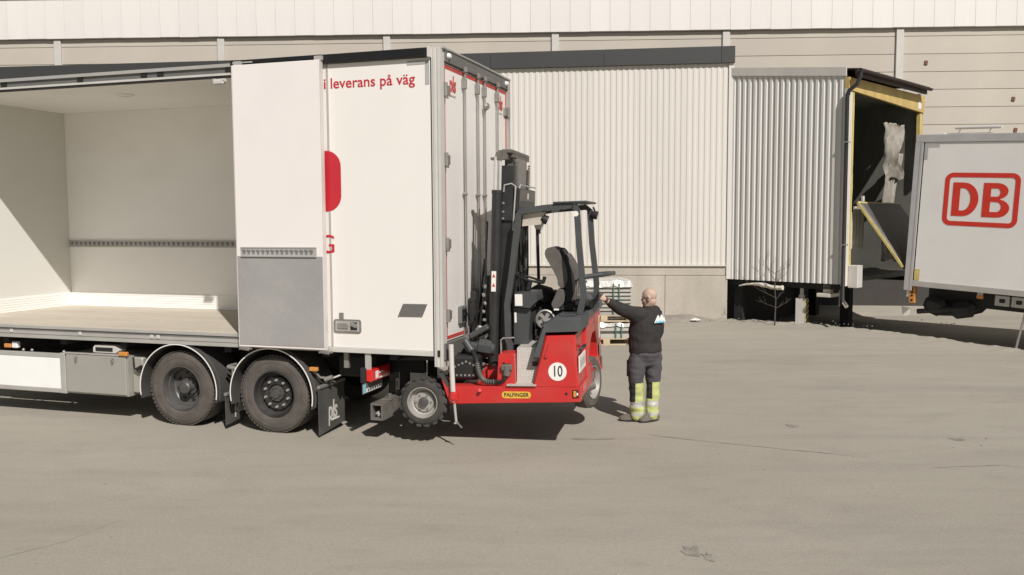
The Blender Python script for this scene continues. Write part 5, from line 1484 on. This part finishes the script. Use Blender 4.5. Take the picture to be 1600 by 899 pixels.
# ================================================================ PERSON
PX0, PY0 = 1.735, 11.25
man = empty('person', (PX0, PY0, 0), (0, 0, 0), "bald person in dark jumper and hi-vis trousers steadying the forklift", "person")
def ring(c, ax, up, ra, rb, n=20):
    """ellipse of half-widths ra (along ax) and rb (along up x tangent) round c"""
    c, ax, up = Vector(c), Vector(ax).normalized(), Vector(up).normalized()
    return [c + ax * (ra * math.cos(2 * math.pi * k / n)) + up * (rb * math.sin(2 * math.pi * k / n)) for k in range(n)]
FWD = Vector((-0.45, 0.893, 0)); LEFT = Vector((-0.893, -0.45, 0))      # the way he faces, and his left
def W(f_, l_, z): return FWD * f_ + LEFT * l_ + Vector((0, 0, z))
def P(x, y, z): return Vector((x - PX0, y - PY0, z))
def limb(b, pts, rs):
    secs = []
    pts = [Vector(p) for p in pts]
    # densify
    for i, p in enumerate(pts):
        t = (pts[min(i + 1, len(pts) - 1)] - pts[max(i - 1, 0)]).normalized()
        u = t.orthogonal().normalized(); w = t.cross(u)
        if isinstance(rs[i], tuple):
            pass
        r = rs[i]
        secs.append([p + u * (r * math.cos(2 * math.pi * k / 16)) + w * (r * math.sin(2 * math.pi * k / 16)) for k in range(16)])
    b.loft(secs)
    b.ball(pts[0], rs[0], 14); b.ball(pts[-1], rs[-1], 14)
def smooth_path(pts, rs, n=5):
    out, ro = [], []
    P_ = [Vector(p) for p in pts]
    for i in range(len(P_) - 1):
        p0 = P_[max(i - 1, 0)]; p1 = P_[i]; p2 = P_[i + 1]; p3 = P_[min(i + 2, len(P_) - 1)]
        for k in range(n):
            t = k / n
            out.append(0.5 * ((2 * p1) + (p2 - p0) * t + (2 * p0 - 5 * p1 + 4 * p2 - p3) * t * t + (3 * p1 - p0 - 3 * p2 + p3) * t ** 3))
            ro.append(rs[i] * (1 - t) + rs[i + 1] * t)
    out.append(P_[-1]); ro.append(rs[-1])
    return out, ro
def fuse(b, name, mats, parent, voxel, smooth_it=3, fold=None):
    """join overlapping volumes into one continuous skin"""
    bmesh.ops.recalc_face_normals(b.bm, faces=b.bm.faces[:])
    me = bpy.data.meshes.new('tmp'); b.bm.to_mesh(me); b.bm.free()
    o = bpy.data.objects.new('tmp', me); COL.objects.link(o)
    r = o.modifiers.new('r', 'REMESH'); r.mode = 'VOXEL'; r.voxel_size = voxel
    s = o.modifiers.new('s', 'SMOOTH'); s.factor = 0.5; s.iterations = smooth_it
    dg = bpy.context.evaluated_depsgraph_get(); dg.update()
    out = bpy.data.meshes.new_from_object(o.evaluated_get(dg))
    bpy.data.objects.remove(o); bpy.data.meshes.remove(me)
    out.name = name
    if fold:
        nr = [v.normal.copy() for v in out.vertices]
        for v, n in zip(out.vertices, nr): v.co += n * fold(v.co)
    out.materials.clear()
    for x in (mats if isinstance(mats, (list, tuple)) else [mats]): out.materials.append(MATS[x])
    for p in out.polygons: p.use_smooth = True
    return link(name, out, parent)
# joints
hipc = W(0.0, 0.0, 0.93)
chest = W(0.0, 0.0, 1.25)
shL, shR = P(1.575, 11.13, 1.415), P(1.875, 11.36, 1.405)
elL, wrL = P(1.37, 10.985, 1.505), P(1.165, 10.86, 1.635)
elR, wrR = P(1.915, 11.49, 1.10), P(1.66, 11.60, 1.02)
hpL, hpR = W(0.0, 0.11, 0.90), W(-0.02, -0.10, 0.90)
knL, anL = P(1.605, 11.19, 0.49), P(1.63, 11.22, 0.085)
knR, anR = P(1.84, 11.27, 0.48), P(1.825, 11.25, 0.075)
HEAD = P(1.775, 11.25, 1.625)
# ---- body: head, neck, trunk, arms with hands, legs, one skin
bd = MB()
HF = Vector((-0.93, 0.30, -0.12)).normalized(); HL = Vector((-0.30, -0.93, 0)).normalized(); HU = Vector((-0.10, 0.0, 1)).normalized()
def Hd(f_, l_, u_): return HEAD + HF * f_ + HL * l_ + HU * u_
hm_ = Matrix((( HF.x, HL.x, HU.x, 0), (HF.y, HL.y, HU.y, 0), (HF.z, HL.z, HU.z, 0), (0, 0, 0, 1)))
bd.ball(Hd(-0.012, 0, 0.028), (0.098, 0.078, 0.092), 24, hm_)           # skull
bd.ball(Hd(0.03, 0, -0.045), (0.062, 0.058, 0.072), 18, hm_)            # jaw and cheeks
bd.ball(Hd(0.055, 0, -0.085), (0.030, 0.030, 0.026), 12, hm_)           # chin
bd.ball(Hd(0.072, 0, 0.022), (0.018, 0.055, 0.014), 12, hm_)            # brow
bd.loft([[Hd(0.078, 0.010, 0.018), Hd(0.078, -0.010, 0.018), Hd(0.082, 0, 0.018 + .004)], [Hd(0.085, 0.018, -0.035), Hd(0.085, -0.018, -0.035), Hd(0.112, 0, -0.030)], [Hd(0.078, 0.015, -0.045), Hd(0.078, -0.015, -0.045), Hd(0.10, 0, -0.043)]])
bd.ball(Hd(0.088, 0, -0.062), (0.012, 0.026, 0.007), 10, hm_); bd.ball(Hd(0.085, 0, -0.075), (0.012, 0.023, 0.007), 10, hm_)
for s in (1, -1):
    bd.ball(Hd(-0.008, s * 0.080, -0.012), (0.024, 0.010, 0.034), 12, hm_)   # ears
    bd.ball(Hd(-0.010, s * 0.086, 0.008), (0.018, 0.008, 0.016), 10, hm_)
    bd.ball(Hd(0.070, s * 0.032, -0.002), (0.012, 0.015, 0.009), 10, hm_)    # lids
limb(bd, [Hd(-0.03, 0, -0.05), P(1.765, 11.28, 1.50), P(1.755, 11.28, 1.43)], [0.064, 0.066, 0.075])
bd.loft([ring(W(0, 0, 0.88), FWD, LEFT, 0.12, 0.15), ring(W(0, 0, 1.05), FWD, LEFT, 0.12, 0.145), ring(W(0, 0, 1.3), FWD, LEFT, 0.115, 0.16), ring(W(0.0, -0.02, 1.43), FWD, LEFT, 0.07, 0.12)])
limb(bd, *smooth_path([shL, elL, wrL], [0.055, 0.045, 0.030]))
limb(bd, *smooth_path([shR, elR, wrR], [0.055, 0.045, 0.030]))
limb(bd, *smooth_path([hpL, knL, anL], [0.08, 0.06, 0.04])); limb(bd, *smooth_path([hpR, knR, anR], [0.08, 0.06, 0.04]))
def hand(b, wr, d, side, up, curl=0.5):
    """palm and five fingers; d points from wrist to knuckles, side towards the thumb, up out of the back of the hand"""
    d, side = Vector(d).normalized(), Vector(side).normalized()
    up = d.cross(side).normalized() * (1 if d.cross(side).dot(Vector(up)) > 0 else -1)
    b.loft([[wr + d * t + side * (w * c) + up * (th * s_) for c, s_ in [(math.cos(2 * math.pi * k / 12), math.sin(2 * math.pi * k / 12)) for k in range(12)]] for t, w, th in ((-0.02, 0.030, 0.024), (0.02, 0.034, 0.021), (0.055, 0.041, 0.017), (0.088, 0.040, 0.014))])
    for k, (off, L_) in enumerate(((0.030, 0.070), (0.010, 0.080), (-0.011, 0.074), (-0.031, 0.058))):
        p0 = wr + d * 0.075 + side * off
        p1 = p0 + d * (0.012 + L_ * 0.35) + side * off * 0.25
        p2 = p1 + (d * math.cos(curl) - up * math.sin(curl)) * L_ * 0.38
        p3 = p2 + (d * math.cos(curl * 1.9) - up * math.sin(curl * 1.9)) * L_ * 0.32
        limb(b, [p0, p1, p2, p3], [0.0105, 0.0098, 0.0088, 0.0072])
    t0 = wr + d * 0.018 + side * 0.026
    t1 = t0 + (d * 0.55 + side * 0.75 - up * 0.2).normalized() * 0.042
    t2 = t1 + (d * 0.9 + side * 0.25 - up * 0.3).normalized() * 0.034
    limb(b, [t0, t1, t2], [0.015, 0.0115, 0.0085])
hdir = (P(1.06, 10.815, 1.70) - wrL).normalized()
hand(bd, wrL, hdir, Vector((0.1, 0.25, 1)), Vector((-0.2, -1, 0)), 0.45)
hand(bd, wrR, Vector((-1, 0.1, -0.2)), Vector((0, 0.3, 1)), Vector((0, -1, 0)), 0.7)
fuse(bd, 'body', 'skin', man, 0.0068, 2)
for s in (1, -1):
    MB().ball(Hd(0.077, s * 0.031, 0.000), (0.006, 0.011, 0.005), 10, hm_).build('eye', 'ink', man)
    MB().ball(Hd(0.082, s * 0.031, 0.019), (0.006, 0.018, 0.004), 10, hm_).build('eyebrow', 'rust', man)
MB().ball(Hd(-0.006, 0.0905, -0.004), (0.009, 0.003, 0.012), 8, hm_).build('ear_hollow', 'watch', man)
# ---- jumper
jm = MB()
jm.loft([ring(W(0.005, 0, 0.885), FWD, LEFT, 0.170, 0.212), ring(W(0.005, 0, 0.93), FWD, LEFT, 0.192, 0.226), ring(W(0.016, 0, 1.06), FWD, LEFT, 0.196, 0.222), ring(W(0.01, 0, 1.20), FWD, LEFT, 0.186, 0.225),
         ring(W(-0.005, 0.0, 1.33), FWD, LEFT, 0.165, 0.222), ring(W(-0.012, -0.01, 1.41), FWD, LEFT, 0.122, 0.185), ring(W(-0.02, -0.02, 1.455), FWD, LEFT, 0.085, 0.105), ring(W(-0.015, -0.03, 1.495), FWD, LEFT, 0.075, 0.078)])
limb(jm, *smooth_path([shL + Vector((0.06, 0.04, -0.02)), shL, elL, wrL + (elL - wrL) * 0.32], [0.118, 0.106, 0.083, 0.058]))
limb(jm, *smooth_path([shR + Vector((-0.05, -0.03, -0.02)), shR, elR, wrR], [0.112, 0.10, 0.076, 0.055]))
def folds(c):
    return 0.011 * noise.noise(Vector((c.x * 7, c.y * 7, c.z * 12))) + 0.004 * noise.noise(Vector((c.x * 22, c.y * 22, c.z * 14)))
fuse(jm, 'jumper', 'jumper', man, 0.011, 4, folds)
MB().loft([ring(W(-0.018, -0.03, 1.478), FWD, LEFT, 0.082, 0.084), ring(W(-0.02, -0.03, 1.515), FWD, LEFT, 0.072, 0.074), ring(W(-0.02, -0.03, 1.515), FWD, LEFT, 0.064, 0.066), ring(W(-0.018, -0.03, 1.48), FWD, LEFT, 0.07, 0.07)]).build('collar', 'jumper', man)
limb_d = (wrL - elL).normalized()
wt = MB(); pw = wrL + limb_d * -0.012
u_ = limb_d.orthogonal().normalized(); w_ = limb_d.cross(u_)
wt.loft([[pw + limb_d * t + u_ * (r * math.cos(2 * math.pi * k / 18)) + w_ * (r * math.sin(2 * math.pi * k / 18)) for k in range(18)] for t, r in ((-0.018, .034), (-0.016, .0375), (0.016, .0375), (0.018, .034))])
wt.build('wrist_strap', 'watch', man)
# ---- trousers with hi-vis lower legs
tz = MB()
tz.loft([ring(W(0.0, 0, 0.74), FWD, LEFT, 0.12, 0.175), ring(W(0.0, 0, 0.82), FWD, LEFT, 0.165, 0.215), ring(W(-0.005, 0, 0.90), FWD, LEFT, 0.178, 0.215), ring(W(0.0, 0, 0.97), FWD, LEFT, 0.165, 0.20)])
lp, lr = smooth_path([hpL + Vector((0, 0, -0.06)), (hpL + knL) / 2 + Vector((-0.015, -0.01, 0.0)), knL, (knL + anL) / 2, anL + Vector((0, 0, 0.0))], [0.126, 0.118, 0.094, 0.090, 0.086])
limb(tz, lp, lr)
rp, rr2 = smooth_path([hpR + Vector((0, 0, -0.06)), (hpR + knR) / 2, knR, (knR + anR) / 2, anR + Vector((0, 0, 0.0))], [0.126, 0.116, 0.092, 0.088, 0.084])
limb(tz, rp, rr2)
def tfolds(c):
    return 0.013 * noise.noise(Vector((c.x * 6, c.y * 6, c.z * 13))) + 0.006 * noise.noise(Vector((c.x * 15, c.y * 15, c.z * 22))) + (0.007 * math.sin(c.z * 75) * noise.noise(Vector((c.x * 6, c.y * 6, 1))) if c.z < 0.30 else 0)
tro = fuse(tz, 'trousers', ['trouser', 'hivis', 'tape_silver', 'trouser_dark'], man, 0.011, 3, tfolds)
cut = 0.0
for p in tro.data.polygons:
    c = p.center
    if c.z < 0.52:
        dark = c.x < -0.135 and c.z > 0.22     # dark outer strip on the leading leg
        p.material_index = 1
        if 0.20 < c.z < 0.275 or 0.085 < c.z < 0.13: p.material_index = 2
        if c.x < -0.145 and c.z > 0.27: p.material_index = 3
        if 0.02 < c.x < 0.085 and c.z > 0.3: p.material_index = 3
MB().obox(W(0.03, 0.212, 0.70), (0.16, 0.02, 0.22), (0, 0, math.atan2(FWD.y, FWD.x)), 0.008).build('thigh_pocket', 'trouser_dark', man)
MB().obox(W(-0.01, 0.226, 0.69), (0.012, 0.006, 0.17), (0, 0.3, math.atan2(FWD.y, FWD.x)), 0.002).build('pocket_zip', 'hivis', man)
MB().obox(W(0.02, 0.206, 0.825), (0.13, 0.012, 0.016), (0, 0, math.atan2(FWD.y, FWD.x)), 0.003).build('pocket_piping', 'hivis', man)
# ---- shoes
def shoe(an, d):
    d = Vector(d).normalized(); s = Vector((-d.y, d.x, 0)); c = Vector((an.x, an.y, 0))
    def sec(t, w, h_, z0=0.022):
        o = c + d * t
        return [o + s * (w * math.cos(a)) + Vector((0, 0, z0 + (h_ if math.sin(a) > 0 else 0.0) * max(0, math.sin(a)))) for a in [2 * math.pi * k / 14 for k in range(14)]]
    b = MB().loft([sec(-0.10, 0.032, 0.06), sec(-0.08, 0.044, 0.09), sec(-0.02, 0.050, 0.10), sec(0.06, 0.048, 0.09), (sec(0.12, 0.055, 0.068)), sec(0.18, 0.050, 0.052), sec(0.215, 0.027, 0.035)])
    o = b.build('shoe', 'shoe', man, 60)
    b = MB()
    b.loft([[c + d * t + s * (w * math.cos(a)) * 1.0 + Vector((0, 0, z)) for (t, w, a) in [(0.162 * math.cos(q) + 0.058, 0.058, math.pi / 2 - math.asin(max(-1, min(1, math.sin(q))))) for q in [2 * math.pi * k / 22 for k in range(22)]]] for z in (0.0, 0.026)])
    b.build('sole', 'shoe_sole', o, 0)
shoe(P(1.61, 11.235, 0), (-0.97, 0.10, 0)); shoe(P(1.83, 11.245, 0), (-0.80, -0.50, 0))
# ---- badge on the back of the jumper: white peaks over a blue base
bc = W(-0.158, -0.095, 1.345)
br = (-LEFT * 0.99 + FWD * 0.12).normalized(); bn = Vector((0, 0, 1))
nrm = br.cross(bn)
def badge(name, loops, m, off):
    o = flat(name, loops, (0, 0, 0), (1, 0, 0), (0, 1, 0), m, man, 0.002)
    upv = (Vector((0, 0, 1)) + nrm * -0.10).normalized()
    mxb = Matrix(((br.x, upv.x, nrm.x, bc.x + nrm.x * off), (br.y, upv.y, nrm.y, bc.y + nrm.y * off), (br.z, upv.z, nrm.z, bc.z + nrm.z * off), (0, 0, 0, 1)))
    o.data.transform(mxb)
badge('badge_peaks', [[(-0.10, -0.04), (-0.03, 0.055), (-0.012, 0.058), (0.004, 0.015), (0.028, 0.062), (0.046, 0.060), (0.066, 0.01), (0.075, 0.045), (0.10, -0.04)]], 'bare_white', 0.014)
badge('badge_base', [[(-0.095, -0.04), (-0.055, -0.008), (-0.035, -0.022), (0.0, -0.006), (0.035, -0.02), (0.06, -0.008), (0.095, -0.036)]], 'logo_blue', 0.017)
